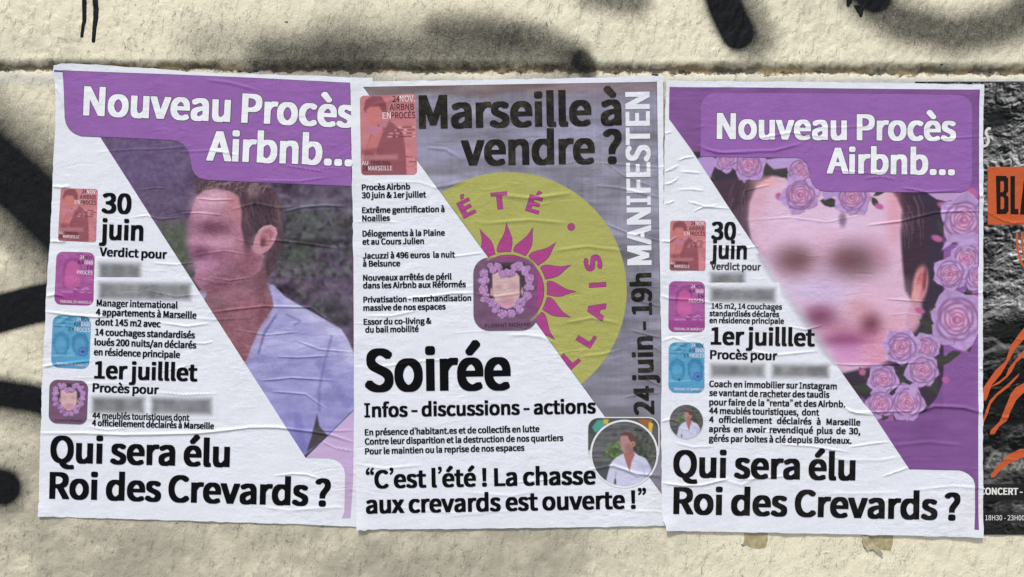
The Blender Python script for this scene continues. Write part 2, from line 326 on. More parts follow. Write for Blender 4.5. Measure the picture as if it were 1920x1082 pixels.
# ---------------------------------------------------------------- lettering: outlines of a semi-bold and a thin sans, cap height 700
BOLD = r'''!|363|71,1,57,18,48,41,50,105,57,124,71,141,85,149,102,154,205,154,224,148,241,135,252,119,257,103,258,47,252,21,235,1,220,-8,205,-12,103,-12,87,-8;82,199,68,593,68,712,238,713,238,572,225,199
&|704|50,40,30,61,15,83,2,111,-6,147,-8,225,1,265,22,307,47,337,68,357,114,392,93,453,84,502,86,576,92,606,101,628,116,652,145,681,168,694,193,704,235,711,341,711,374,706,395,698,413,689,433,672,447,654,459,628,466,587,464,517,457,491,447,470,418,432,379,396,330,358,378,301,434,247,472,317,501,395,665,395,665,353,648,302,606,212,566,148,586,134,626,115,674,97,674,56,652,-11,568,-12,511,6,453,35,395,6,336,-9,311,-12,178,-11,133,-3,105,6,77,21;198,130,222,114,257,100,293,113,321,129,250,199,199,258,178,231,164,196,168,175,176,158;256,488,262,491,287,517,301,538,308,556,309,562,303,579,286,599,265,582,247,547,246,528
(|377|185,-175,146,-110,116,-51,83,34,69,83,57,142,46,228,46,371,59,469,75,537,98,607,142,702,186,775,269,776,322,753,322,710,296,664,265,599,232,504,219,448,207,371,202,282,213,183,232,94,269,-10,292,-58,322,-111,322,-152,270,-176
)|377|-1,-154,-1,-111,26,-64,58,3,92,103,110,187,116,233,120,306,110,411,90,503,72,559,47,620,-2,711,-2,751,52,776,135,776,163,732,206,649,240,561,253,514,270,422,276,366,276,266,270,176,253,84,223,-10,186,-91,137,-175,52,-176
,|320|29,-171,9,-123,9,-82,41,-64,64,-47,86,-20,94,-4,71,1,56,7,42,20,34,32,30,47,30,105,37,125,56,144,85,154,187,154,213,146,230,132,240,118,249,92,252,69,251,-8,245,-37,228,-77,210,-103,182,-131,138,-160,112,-172
-|386|2,220,3,324,329,323,328,220
.|320|46,5,34,20,28,40,28,100,37,126,53,143,82,154,183,154,208,145,224,131,236,103,238,48,229,19,211,-1,183,-12,81,-12,61,-6
/|429|-31,-161,-30,-114,254,753,400,754,400,708,116,-160
0|585|90,41,64,73,43,112,34,136,15,209,8,265,6,390,8,438,15,494,22,525,43,589,63,626,88,657,117,681,150,698,185,708,215,711,315,711,345,708,382,697,412,681,434,664,466,627,486,591,497,562,515,493,522,437,524,390,522,266,513,199,502,153,487,113,465,72,434,37,414,20,383,3,345,-9,314,-12,215,-12,185,-9,143,5,117,19;242,120,263,106,269,107,287,119,303,136,319,161,333,194,343,231,356,320,356,384,350,434,333,508,319,541,305,563,286,583,265,595,244,583,228,567,211,541,201,518,187,472,174,384,174,319,188,225,210,162,226,137
1|585|42,0,42,109,196,110,198,112,198,558,74,560,74,652,155,673,219,699,368,699,370,111,509,109,509,1
2|585|0,0,0,89,95,172,164,238,243,328,271,369,293,408,308,444,317,480,318,499,309,533,289,566,266,584,236,598,210,589,181,572,158,554,131,528,46,528,-4,574,-4,615,29,647,68,675,108,695,152,707,184,711,313,710,356,702,387,691,412,676,438,655,454,637,472,606,481,582,488,549,490,474,487,438,477,396,462,358,441,317,418,281,346,192,269,113,522,111,523,0
3|585|7,58,-14,78,-14,119,30,172,115,172,140,150,176,126,209,111,245,102,271,110,290,119,318,142,331,162,344,199,338,223,326,246,309,265,281,283,244,297,213,304,173,309,130,310,128,312,128,414,192,419,228,427,258,438,279,452,294,465,307,482,319,517,315,536,300,564,275,585,243,598,219,590,190,576,142,540,59,540,12,591,12,633,44,659,80,681,117,696,169,709,324,710,377,698,413,683,437,668,457,648,472,628,485,601,492,571,494,488,482,442,459,405,418,369,456,344,477,325,498,295,511,265,518,215,515,143,506,110,492,82,474,58,454,39,425,19,397,6,364,-4,306,-12,189,-12,127,-3,72,16,31,39
4|585|-23,182,-23,277,267,698,448,699,449,290,539,288,542,286,541,182,449,180,448,0,283,0,281,181;183,289,282,289,282,429
5|585|-16,74,-16,117,28,170,111,170,150,138,200,112,235,102,265,112,289,126,319,156,337,191,346,226,341,264,324,302,309,321,293,335,270,348,242,356,213,347,171,323,88,323,40,351,40,395,63,699,486,699,486,589,224,588,212,470,213,465,312,465,375,457,404,448,434,433,459,414,480,391,503,350,517,300,520,266,520,204,517,171,509,137,494,103,475,73,449,46,425,27,393,9,359,-3,302,-12,188,-12,121,-2,72,15,24,42
6|585|105,40,76,72,55,105,42,135,23,195,14,254,10,354,15,429,26,495,42,548,62,591,90,631,121,661,154,683,199,701,228,708,260,711,373,711,415,704,450,692,490,668,517,644,517,602,474,557,467,553,385,553,366,570,343,585,315,596,300,593,276,582,259,569,233,543,208,499,189,439,218,446,253,450,334,450,373,447,402,441,430,431,455,417,479,396,496,375,511,348,522,315,528,281,530,198,528,169,520,131,507,99,491,71,472,48,449,28,419,9,392,-2,360,-10,237,-12,206,-9,170,1,138,16;240,131,260,114,282,102,301,110,317,122,340,151,358,198,361,233,355,262,344,290,319,321,283,341,265,335,236,319,207,296,183,268,199,199,220,156
7|585|147,0,146,45,158,173,169,244,184,311,219,417,243,469,271,521,313,587,6,589,5,699,526,699,526,609,482,551,439,486,412,439,388,386,367,327,352,270,340,208,330,137,321,0
8|585|54,47,25,81,11,110,2,148,2,211,9,255,28,297,56,334,100,371,75,396,57,422,46,443,37,477,34,501,37,566,44,597,56,622,77,651,111,679,141,694,177,704,229,710,309,710,367,703,406,691,436,673,468,643,485,615,494,594,500,567,502,485,497,454,487,428,472,401,436,358,464,336,492,307,511,276,521,249,528,207,528,153,525,131,519,109,506,81,486,55,443,21,414,6,381,-4,338,-11,212,-12,154,-4,122,5,90,21;192,137,222,113,264,96,289,101,307,110,336,135,354,165,358,184,351,206,339,227,304,260,259,285,229,297,207,277,189,254,174,226,167,204,165,192,171,170;228,469,263,441,298,423,321,453,337,487,342,512,335,538,327,554,301,584,270,600,253,594,230,578,217,563,204,537,200,520,206,502
9|585|25,44,14,56,14,97,60,147,144,147,175,123,218,104,230,106,257,119,275,133,296,156,315,186,330,222,340,260,311,253,275,249,163,251,128,258,99,268,74,283,51,304,34,325,20,350,9,381,2,419,0,502,2,531,10,568,24,603,43,633,58,652,80,671,112,691,137,701,167,709,191,711,318,709,359,699,396,682,426,660,448,638,476,598,494,559,506,519,517,456,520,340,516,281,506,217,498,188,489,158,467,110,442,72,411,40,378,17,343,1,306,-9,274,-12,162,-12,138,-9,85,6,54,22;204,385,227,367,244,359,251,359,280,372,308,392,337,421,348,436,333,501,310,548,286,575,270,587,247,598,227,589,199,564,179,529,171,501,166,474,171,448,185,410
:|320|46,5,34,20,28,40,28,100,37,126,53,143,82,154,183,154,208,145,224,131,236,103,238,48,229,19,211,-1,183,-12,81,-12,61,-6;46,366,34,383,28,403,28,463,35,485,50,503,62,511,82,517,181,517,204,510,222,496,232,480,236,466,238,410,229,381,211,361,194,353,175,350,91,350,70,353
?|507|126,3,114,19,108,37,106,98,116,126,132,143,160,154,262,154,287,145,304,130,313,113,316,98,316,44,309,20,294,2,282,-6,262,-12,160,-12,142,-7;128,199,126,286,134,323,149,357,169,389,236,470,256,500,269,528,270,550,262,569,248,588,237,598,212,609,189,601,164,586,132,559,48,559,-1,601,-1,643,25,668,61,694,102,712,138,722,179,726,266,726,317,720,349,711,375,697,396,682,420,652,435,621,442,585,444,522,439,489,427,456,407,422,336,336,314,304,299,275,293,253,288,231,288,199
A|635|-38,0,-38,42,198,698,380,699,618,41,618,0,441,0,373,200,204,201,134,0;239,309,337,310,288,457
B|682|54,0,54,699,384,699,426,694,462,686,490,677,517,663,541,646,561,624,574,600,583,569,586,484,581,457,562,413,547,393,531,378,569,356,585,342,607,311,620,279,626,247,623,160,613,122,598,94,578,69,551,47,521,30,492,19,448,7,370,0;226,108,283,108,331,113,382,127,405,139,424,155,436,169,449,198,453,217,447,239,437,257,406,285,359,304,302,313,226,313;226,421,279,421,311,425,354,437,381,453,401,475,413,508,405,533,389,556,368,571,333,584,286,591,226,592
C|664|111,67,69,118,46,160,28,211,16,280,12,370,17,431,28,486,46,536,73,584,100,618,117,635,137,652,176,677,221,695,274,708,314,711,425,711,450,708,501,695,555,667,599,630,600,591,552,536,467,536,442,557,414,575,391,585,366,592,335,585,312,575,274,551,249,526,227,495,211,462,198,422,191,381,190,328,204,259,227,204,246,176,270,150,300,129,333,114,367,107,394,115,427,131,455,150,483,176,567,176,616,123,616,82,582,49,531,17,478,-3,422,-12,308,-12,269,-9,219,3,174,21,135,46
D|712|54,0,54,699,319,700,370,697,437,683,477,669,522,645,558,615,590,575,612,534,620,512,629,485,638,436,642,374,638,268,629,219,613,171,588,124,560,89,521,56,480,32,427,13,378,3,322,0;226,110,264,112,312,121,348,135,378,153,406,178,428,208,445,242,458,285,466,346,460,407,448,453,428,495,406,524,380,547,344,568,306,581,265,588,232,590,226,588
E|617|54,0,54,699,540,699,539,589,226,588,226,424,490,423,492,312,489,310,226,310,226,114,228,111,550,111,551,0
F|582|54,0,54,699,540,699,539,589,226,588,226,408,492,407,493,296,226,294,225,0
G|713|105,75,71,117,47,160,38,183,28,212,17,267,12,328,16,429,29,488,53,548,73,582,99,615,142,653,183,678,230,696,284,708,324,711,436,711,471,707,497,701,539,686,591,655,619,630,619,590,572,536,487,536,438,572,411,584,378,593,338,584,306,569,279,552,243,515,230,497,211,460,198,420,191,381,190,329,198,280,210,241,228,204,249,175,276,148,304,130,342,114,382,106,428,119,463,141,463,270,315,272,315,382,628,382,627,63,598,39,565,20,536,8,497,-3,436,-12,319,-12,278,-9,242,-1,185,19,140,45
H|750|54,0,54,699,225,699,226,424,466,424,468,426,469,699,641,699,641,0,469,0,468,310,228,310,226,308,225,0
I|334|54,0,54,698,224,699,225,1
J|566|33,40,4,72,-8,91,-8,133,53,176,138,176,158,148,175,132,197,116,217,108,233,114,249,124,266,144,277,167,288,222,288,699,460,699,460,180,453,125,445,99,431,70,414,45,393,26,369,10,340,-2,292,-11,165,-12,133,-8,109,-2,72,13
K|672|54,0,54,699,225,699,227,463,437,699,620,699,619,656,417,425,653,43,654,0,472,0,296,286,226,207,225,0
L|573|54,0,54,698,224,699,226,113,531,111,532,1
M|830|54,0,54,699,244,699,388,324,530,698,720,699,720,0,555,0,554,312,456,66,314,68,218,312,217,1
N|745|54,0,54,699,228,699,466,314,468,698,635,699,635,0,460,1,222,387,221,1
O|763|130,48,96,81,68,119,58,137,44,165,28,212,17,269,12,331,17,435,27,488,35,512,45,540,68,583,96,621,130,652,166,676,211,695,263,708,302,711,405,711,444,708,494,696,540,677,575,654,596,636,611,621,639,584,663,539,670,519,680,490,691,433,694,382,691,271,681,217,670,183,663,164,639,118,612,82,588,57,540,23,495,4,443,-9,405,-12,303,-12,259,-8,210,5,171,21;266,151,302,126,325,115,353,107,382,115,411,129,446,157,463,176,481,203,498,240,511,286,518,337,517,380,508,430,499,460,484,493,462,527,437,553,409,572,381,585,355,592,324,584,295,570,268,550,245,526,225,496,211,466,197,420,190,376,188,348,198,278,210,239,225,206,246,174
P|659|54,0,54,699,378,699,422,694,463,685,497,673,527,657,553,636,572,612,587,581,596,546,600,507,596,426,587,390,566,351,552,333,528,311,498,293,454,276,422,269,375,263,226,262,225,0;226,371,285,372,338,382,374,398,400,419,411,436,420,456,425,492,420,514,411,534,399,549,381,564,358,575,311,587,270,590,226,590
Q|763|117,60,83,97,55,142,40,175,25,223,16,277,12,373,17,435,27,488,35,512,45,540,68,583,96,621,130,652,166,676,211,695,263,708,302,711,405,711,444,708,494,696,540,677,576,653,610,622,639,584,663,539,680,490,691,433,694,382,692,282,683,226,668,176,651,137,626,99,598,66,567,40,531,19,475,-3,495,-20,519,-34,573,-51,608,-46,693,-46,710,-110,710,-150,677,-160,638,-165,524,-166,471,-161,420,-149,367,-123,340,-104,299,-61,268,-9,224,0,184,15,146,37;268,147,297,125,326,111,353,103,382,111,412,126,443,151,462,171,481,200,499,240,511,284,518,336,517,380,508,430,499,460,484,493,462,527,437,553,409,572,381,585,355,592,324,584,295,570,268,550,245,526,225,496,211,466,197,420,190,376,188,347,197,281,209,239,225,203,245,172
R|661|54,0,54,699,395,699,436,694,470,686,502,675,532,659,556,639,575,616,590,584,598,553,602,515,599,444,585,392,558,351,519,318,466,293,620,43,620,0,438,0,269,278,228,279,226,277,225,0;226,388,291,388,343,398,379,415,402,434,421,467,428,498,421,521,413,537,401,552,369,573,341,583,283,590,226,590
S|624|17,72,4,86,4,127,56,184,140,184,170,158,207,134,248,116,292,106,323,114,358,132,381,157,393,187,390,203,383,217,374,230,350,250,307,273,138,345,99,370,81,387,63,408,45,442,38,469,36,537,39,566,47,595,60,620,77,642,98,662,120,677,155,694,186,703,244,711,361,711,407,704,443,694,478,679,531,644,545,629,545,589,500,536,416,536,387,558,359,574,334,584,299,593,261,581,242,569,223,548,212,523,224,496,236,482,258,465,292,447,425,393,471,371,513,342,543,310,559,278,567,247,570,170,567,147,559,116,545,88,527,63,504,41,478,23,447,8,412,-3,345,-12,227,-12,165,-3,111,14,66,37
T|627|200,0,199,587,-12,589,-12,699,583,699,583,589,372,587,371,0
U|743|126,48,98,81,78,118,64,159,54,217,52,699,222,698,222,312,224,270,231,231,241,196,254,169,270,148,291,129,310,118,346,107,381,118,399,129,421,149,436,168,448,192,460,230,466,266,468,305,469,698,637,699,638,265,634,213,620,146,610,117,589,79,560,46,538,28,509,12,467,-3,418,-11,288,-12,222,-3,179,12,150,28
V|604|182,0,-41,657,-41,699,135,699,277,255,417,699,590,699,590,657,368,1
X|602|-25,0,-24,44,165,360,-12,657,-12,699,168,699,277,511,383,699,558,699,557,655,381,357,573,41,573,0,392,0,270,208,151,0
Y|562|167,0,166,256,-43,658,-43,699,134,699,254,452,374,699,549,699,549,658,339,255,338,0
Z|630|6,0,6,92,345,587,40,589,39,699,567,699,567,608,228,113,571,111,572,0
a|592|58,23,42,39,28,62,16,101,14,126,17,198,26,225,41,250,63,271,79,282,126,307,168,321,214,332,323,349,327,352,318,380,303,402,285,417,263,426,209,409,153,380,69,380,37,435,37,478,83,504,124,520,165,533,214,541,357,539,392,532,417,522,435,510,458,489,477,462,491,427,501,376,502,0,350,0,344,10,303,-5,266,-12,152,-12,118,-7,97,0,74,11;200,120,219,107,235,102,283,124,331,159,331,240,287,231,257,220,233,209,214,196,198,180,185,152,190,136
b|645|46,0,46,755,216,756,218,527,255,537,286,541,380,541,424,536,450,530,471,521,505,499,530,474,549,445,563,414,573,381,582,330,582,238,580,206,571,161,554,116,537,86,514,56,487,32,460,14,426,-1,390,-10,356,-13,276,-13,244,-10,201,3,197,0;219,148,260,120,297,105,305,106,329,117,353,136,379,169,392,197,401,227,408,271,403,311,397,338,387,363,363,397,344,412,323,423,313,424,280,409,246,388,218,364
c|542|83,49,55,81,33,119,19,156,10,201,8,232,10,322,20,373,36,412,58,447,78,469,111,498,146,518,185,532,216,539,253,541,349,541,393,536,445,516,488,487,492,482,491,442,447,389,363,389,326,414,301,424,269,412,246,397,221,371,199,334,188,300,183,275,182,254,190,217,210,170,242,132,262,118,300,103,340,119,379,145,463,145,502,90,502,49,454,18,422,4,386,-7,352,-12,239,-12,211,-10,175,-2,142,10,105,31
d|647|90,32,65,56,47,82,31,114,18,154,10,197,8,295,12,332,26,388,53,443,76,472,102,496,132,516,167,531,198,539,230,541,327,541,373,535,374,755,545,756,545,0,393,0,387,6,358,-5,323,-12,212,-12,186,-10,147,0,119,12;232,135,253,117,277,106,285,105,309,115,335,131,373,166,373,379,336,407,294,424,260,409,227,380,200,336,189,302,184,275,188,222,206,169
e|584|85,50,55,84,35,117,20,154,10,204,8,294,11,331,20,372,29,395,56,445,78,472,108,498,135,515,158,525,204,539,237,541,327,541,362,539,401,529,426,519,451,502,477,478,496,453,511,422,521,391,528,353,530,319,530,255,527,226,187,224,184,222,198,183,227,143,249,124,270,112,295,102,310,99,325,102,357,114,395,133,479,133,509,79,509,38,454,9,398,-7,360,-12,245,-12,217,-10,189,-4,149,9,109,31;186,325,364,324,366,326,355,364,336,395,310,417,284,428,251,413,225,392,199,358
f|365|60,0,60,419,57,421,-11,422,-11,523,59,530,60,631,71,679,83,706,96,724,112,739,131,751,158,761,211,768,315,767,376,755,382,751,381,711,362,648,278,648,266,651,254,642,244,628,234,599,230,571,231,530,340,528,340,423,338,421,231,420,230,1
g|593|46,-177,27,-157,16,-139,9,-119,6,-43,12,-21,20,-3,37,21,57,40,45,59,38,80,36,143,44,178,70,215,46,248,32,281,26,315,26,374,28,397,36,427,48,453,62,472,83,494,106,511,148,530,188,539,316,541,351,537,377,529,557,529,557,426,482,423,489,400,494,370,491,297,482,262,472,241,456,218,417,184,367,163,334,156,305,154,210,154,198,135,211,117,225,110,245,104,274,101,399,101,449,97,501,84,531,66,550,46,558,31,566,-8,564,-79,555,-108,540,-133,508,-165,465,-192,433,-205,396,-216,345,-223,216,-225,149,-220,93,-204,66,-191;182,-85,203,-102,223,-112,267,-124,288,-122,318,-113,354,-95,380,-72,393,-47,377,-26,357,-16,343,-12,312,-8,210,-8,189,-27,172,-56,173,-70;226,283,251,264,260,260,266,261,283,271,299,285,316,309,324,327,328,347,316,385,297,410,281,423,263,431,244,424,224,407,206,382,198,360,195,346,199,328,214,297
h|634|46,0,46,755,216,756,218,524,243,533,281,541,416,539,443,534,478,517,505,492,520,469,537,420,544,368,543,1,373,0,372,321,369,346,364,368,350,396,335,411,315,421,275,402,249,382,218,353,217,0
i|317|46,0,46,528,216,529,217,1;49,602,38,615,33,632,32,683,38,709,54,727,81,737,181,737,206,729,222,715,231,692,231,635,223,612,208,597,193,591,172,588,90,588,69,591
j|317|-83,-206,-84,-164,-67,-103,18,-102,34,-84,43,-56,46,-24,47,528,216,529,218,-60,213,-105,205,-137,195,-159,172,-188,150,-202,129,-211,82,-218,-25,-218,-59,-213;51,600,42,609,33,628,30,683,37,709,55,728,81,737,181,737,202,731,221,716,231,691,231,636,224,614,209,598,193,591,172,588,90,588,69,591
k|582|46,0,46,755,214,756,216,368,355,529,536,528,536,487,380,309,558,42,558,1,381,0,263,180,216,128,215,0
l|326|77,6,64,21,53,42,46,82,46,754,48,756,215,756,218,754,218,125,222,110,229,101,259,98,271,39,271,-4,239,-12,139,-13,103,-8
m|939|46,0,46,529,199,529,204,518,234,532,270,540,395,541,420,536,452,525,488,498,526,522,569,537,599,541,692,541,732,536,767,524,788,510,806,492,820,470,831,445,844,384,844,0,674,1,674,315,670,345,665,367,652,394,638,410,621,419,604,412,576,394,531,353,530,0,360,1,360,310,356,343,349,372,336,397,324,410,307,419,288,411,262,394,218,353,217,0
n|637|46,0,46,528,199,529,204,516,243,533,280,540,389,541,416,539,443,534,468,523,486,511,506,491,520,469,537,421,542,387,543,0,373,0,372,321,369,346,364,368,350,396,335,411,315,421,275,402,249,382,218,353,217,0
o|633|81,53,53,87,33,121,18,164,11,196,8,233,10,323,20,374,38,417,55,445,80,474,108,498,146,520,191,535,244,541,334,541,369,539,403,531,434,519,471,497,498,474,522,446,543,411,558,373,568,319,570,237,567,197,558,155,540,112,523,84,502,59,470,31,438,12,405,-1,367,-10,340,-12,237,-12,211,-10,173,-1,133,16,108,31;238,133,259,116,288,104,320,117,342,134,366,164,382,195,391,225,396,273,390,308,373,352,357,378,337,398,319,411,290,424,280,422,256,409,227,384,207,356,188,305,182,275,182,253,188,222,208,170
p|647|46,-206,46,528,199,529,204,520,240,534,273,540,380,541,415,539,443,532,481,516,506,498,522,482,549,445,565,408,574,376,580,340,582,310,580,206,571,160,556,119,540,90,514,56,487,32,460,14,426,-1,390,-10,356,-13,259,-12,218,-4,217,-206;219,148,262,119,298,105,305,106,329,117,353,136,379,169,392,197,401,227,408,271,403,311,397,338,387,363,363,397,344,412,323,423,313,424,277,408,244,386,218,364
q|647|90,32,65,56,47,82,30,116,18,155,8,229,10,325,20,371,43,425,53,443,76,472,102,496,132,516,164,530,198,539,230,541,327,541,364,537,391,529,545,529,545,-206,374,-206,373,-1,322,-12,186,-10,145,1,119,12;232,135,253,117,277,106,285,105,309,115,335,131,373,166,373,379,336,407,294,424,260,409,227,380,200,336,189,302,184,275,188,222,206,169
r|425|46,0,46,528,198,529,203,520,243,537,270,541,372,541,397,537,412,532,414,490,398,420,311,419,293,410,274,397,250,371,229,338,218,314,217,0
s|502|-11,55,-11,98,30,151,114,151,167,117,198,104,223,98,238,102,259,114,271,126,282,146,271,166,245,187,202,208,101,247,63,271,35,300,25,319,19,340,18,416,24,445,31,461,54,493,83,515,133,535,190,541,288,541,332,536,366,526,402,510,437,487,439,444,398,394,313,394,270,419,238,430,209,416,198,406,188,388,197,373,217,355,249,339,337,307,378,288,410,267,433,242,444,222,451,196,454,173,452,111,437,70,414,39,384,16,358,4,330,-5,279,-12,161,-12,120,-6,74,7,29,28
t|415|108,17,92,34,80,53,66,94,62,121,60,420,-16,422,-16,522,-14,525,65,530,75,666,229,667,232,664,232,530,370,529,372,527,372,422,232,420,232,181,235,153,248,122,269,104,289,110,371,109,387,50,388,8,361,-2,309,-12,210,-13,180,-11,151,-5,126,5
u|634|92,20,76,36,61,60,51,84,40,138,38,528,209,528,210,220,213,184,218,161,231,134,245,119,267,107,290,117,311,131,344,161,363,183,364,528,534,529,534,0,380,0,375,12,341,-3,306,-11,186,-12,137,-4,114,5
v|552|157,0,-30,487,-30,528,144,529,250,230,357,529,526,529,526,486,344,1
w|820|128,0,-15,482,-16,529,156,528,227,275,301,529,468,529,545,270,615,528,782,528,782,485,642,0,453,0,382,244,313,1
x|530|-27,0,-27,42,128,275,-14,486,-14,528,163,529,242,409,315,529,489,529,489,486,346,267,501,43,502,0,323,0,232,137,147,0
y|552|-6,-201,-7,-160,10,-94,89,-94,109,-83,123,-71,142,-47,160,-13,170,16,-30,487,-30,528,145,528,257,240,358,529,526,529,526,486,333,-39,308,-95,277,-143,249,-171,220,-191,194,-202,170,-208,137,-211,50,-211,20,-208
z|508|-9,0,-9,85,233,420,21,422,21,528,458,529,457,441,217,109,466,108,467,0
È|617|54,0,54,698,282,700,124,816,124,856,172,911,257,912,407,783,407,740,371,700,540,699,540,591,538,589,226,588,226,424,490,423,492,312,489,310,226,310,226,113,550,111,551,1
É|617|54,0,54,698,247,700,210,740,211,783,360,912,445,912,493,857,493,814,335,700,540,699,540,590,226,588,226,425,228,423,490,423,491,311,226,310,226,114,228,111,550,111,551,1
à|592|58,23,42,39,28,62,16,101,14,126,17,198,26,225,41,250,63,271,79,282,126,307,168,321,214,332,323,349,327,352,318,380,303,402,285,417,263,426,209,409,153,380,69,380,37,435,37,478,83,504,124,520,165,533,214,541,357,539,392,532,417,522,435,510,458,489,477,462,491,427,501,376,502,0,350,0,344,10,303,-5,266,-12,152,-12,118,-7,97,0,74,11;200,120,219,107,235,102,283,124,331,159,331,240,287,231,257,220,233,209,214,196,198,180,185,152,190,136;139,684,92,729,92,771,151,823,236,823,386,659,386,615,342,575,258,575
è|584|85,50,55,84,35,117,20,154,10,204,8,294,11,331,20,372,29,395,56,445,78,472,108,498,135,515,158,525,204,539,237,541,327,541,362,539,401,529,426,519,451,502,477,478,496,453,511,422,521,391,528,353,530,319,530,255,527,226,187,224,184,222,198,183,227,143,249,124,270,112,295,102,310,99,325,102,357,114,395,133,479,133,509,79,509,38,454,9,398,-7,360,-12,245,-12,217,-10,189,-4,149,9,109,31;186,325,364,324,366,326,355,364,336,395,310,417,284,428,251,413,225,392,199,358;121,697,87,729,88,772,148,823,233,823,383,658,383,616,338,576,253,576
é|584|85,50,55,84,35,117,20,154,10,204,8,294,11,331,20,372,29,395,56,445,78,472,108,498,135,515,158,525,204,539,237,541,327,541,362,539,401,529,426,519,451,502,477,478,496,453,511,422,521,391,528,353,530,319,530,255,527,226,187,224,184,222,198,183,227,143,249,124,270,112,295,102,310,99,325,102,357,114,395,133,479,133,509,79,509,38,454,9,398,-7,360,-12,245,-12,217,-10,189,-4,149,9,109,31;186,325,364,324,366,326,355,364,336,395,310,417,284,428,251,413,225,392,199,358;193,603,180,616,180,658,330,824,414,824,474,771,473,728,308,575,225,574
ê|584|85,50,55,84,35,117,20,154,10,204,8,294,11,331,20,372,29,395,56,445,78,472,108,498,135,515,158,525,204,539,237,541,327,541,362,539,401,529,426,519,451,502,477,478,496,453,511,422,521,391,528,353,530,319,530,255,527,226,187,224,184,222,198,183,227,143,249,124,270,112,295,102,310,99,325,102,357,114,395,133,479,133,509,79,509,38,454,9,398,-7,360,-12,245,-12,217,-10,189,-4,149,9,109,31;186,325,364,324,366,326,355,364,336,395,310,417,284,428,251,413,225,392,199,358;81,596,75,603,75,644,197,784,366,784,488,643,488,602,450,571,366,571,281,646,195,571,111,571
’|248|60,519,41,554,41,575,69,592,93,615,111,639,120,659,78,664,63,672,51,683,40,712,42,758,57,783,81,798,98,801,137,801,153,798,168,791,186,777,199,757,205,742,208,723,208,683,202,645,192,619,175,589,139,551,88,519
“|432|70,540,49,567,40,602,41,653,54,701,79,743,119,782,158,805,186,805,207,771,206,748,176,729,157,712,138,686,128,665,169,660,185,652,197,641,208,613,208,576,203,557,186,536,174,529,155,523,105,523,88,528;253,540,236,560,224,595,225,657,237,700,260,740,290,772,324,796,342,805,369,805,391,770,391,749,362,731,337,708,320,685,312,665,354,659,368,652,381,640,390,620,392,605,392,581,387,559,378,546,368,535,338,523,289,523,274,527
”|431|59,520,41,553,41,575,67,591,91,613,110,638,119,659,91,661,75,665,62,672,52,681,40,709,41,757,53,780,63,789,78,797,98,801,149,799,166,792,186,775,204,743,208,716,208,691,202,647,184,604,162,574,142,554,124,540,89,519;243,520,224,553,224,575,253,593,276,615,294,639,302,659,263,663,244,673,233,684,223,711,225,759,239,782,264,798,281,801,319,801,336,798,355,788,368,778,378,764,388,741,391,720,391,685,385,646,378,625,363,597,342,570,323,552,291,529,272,519'''
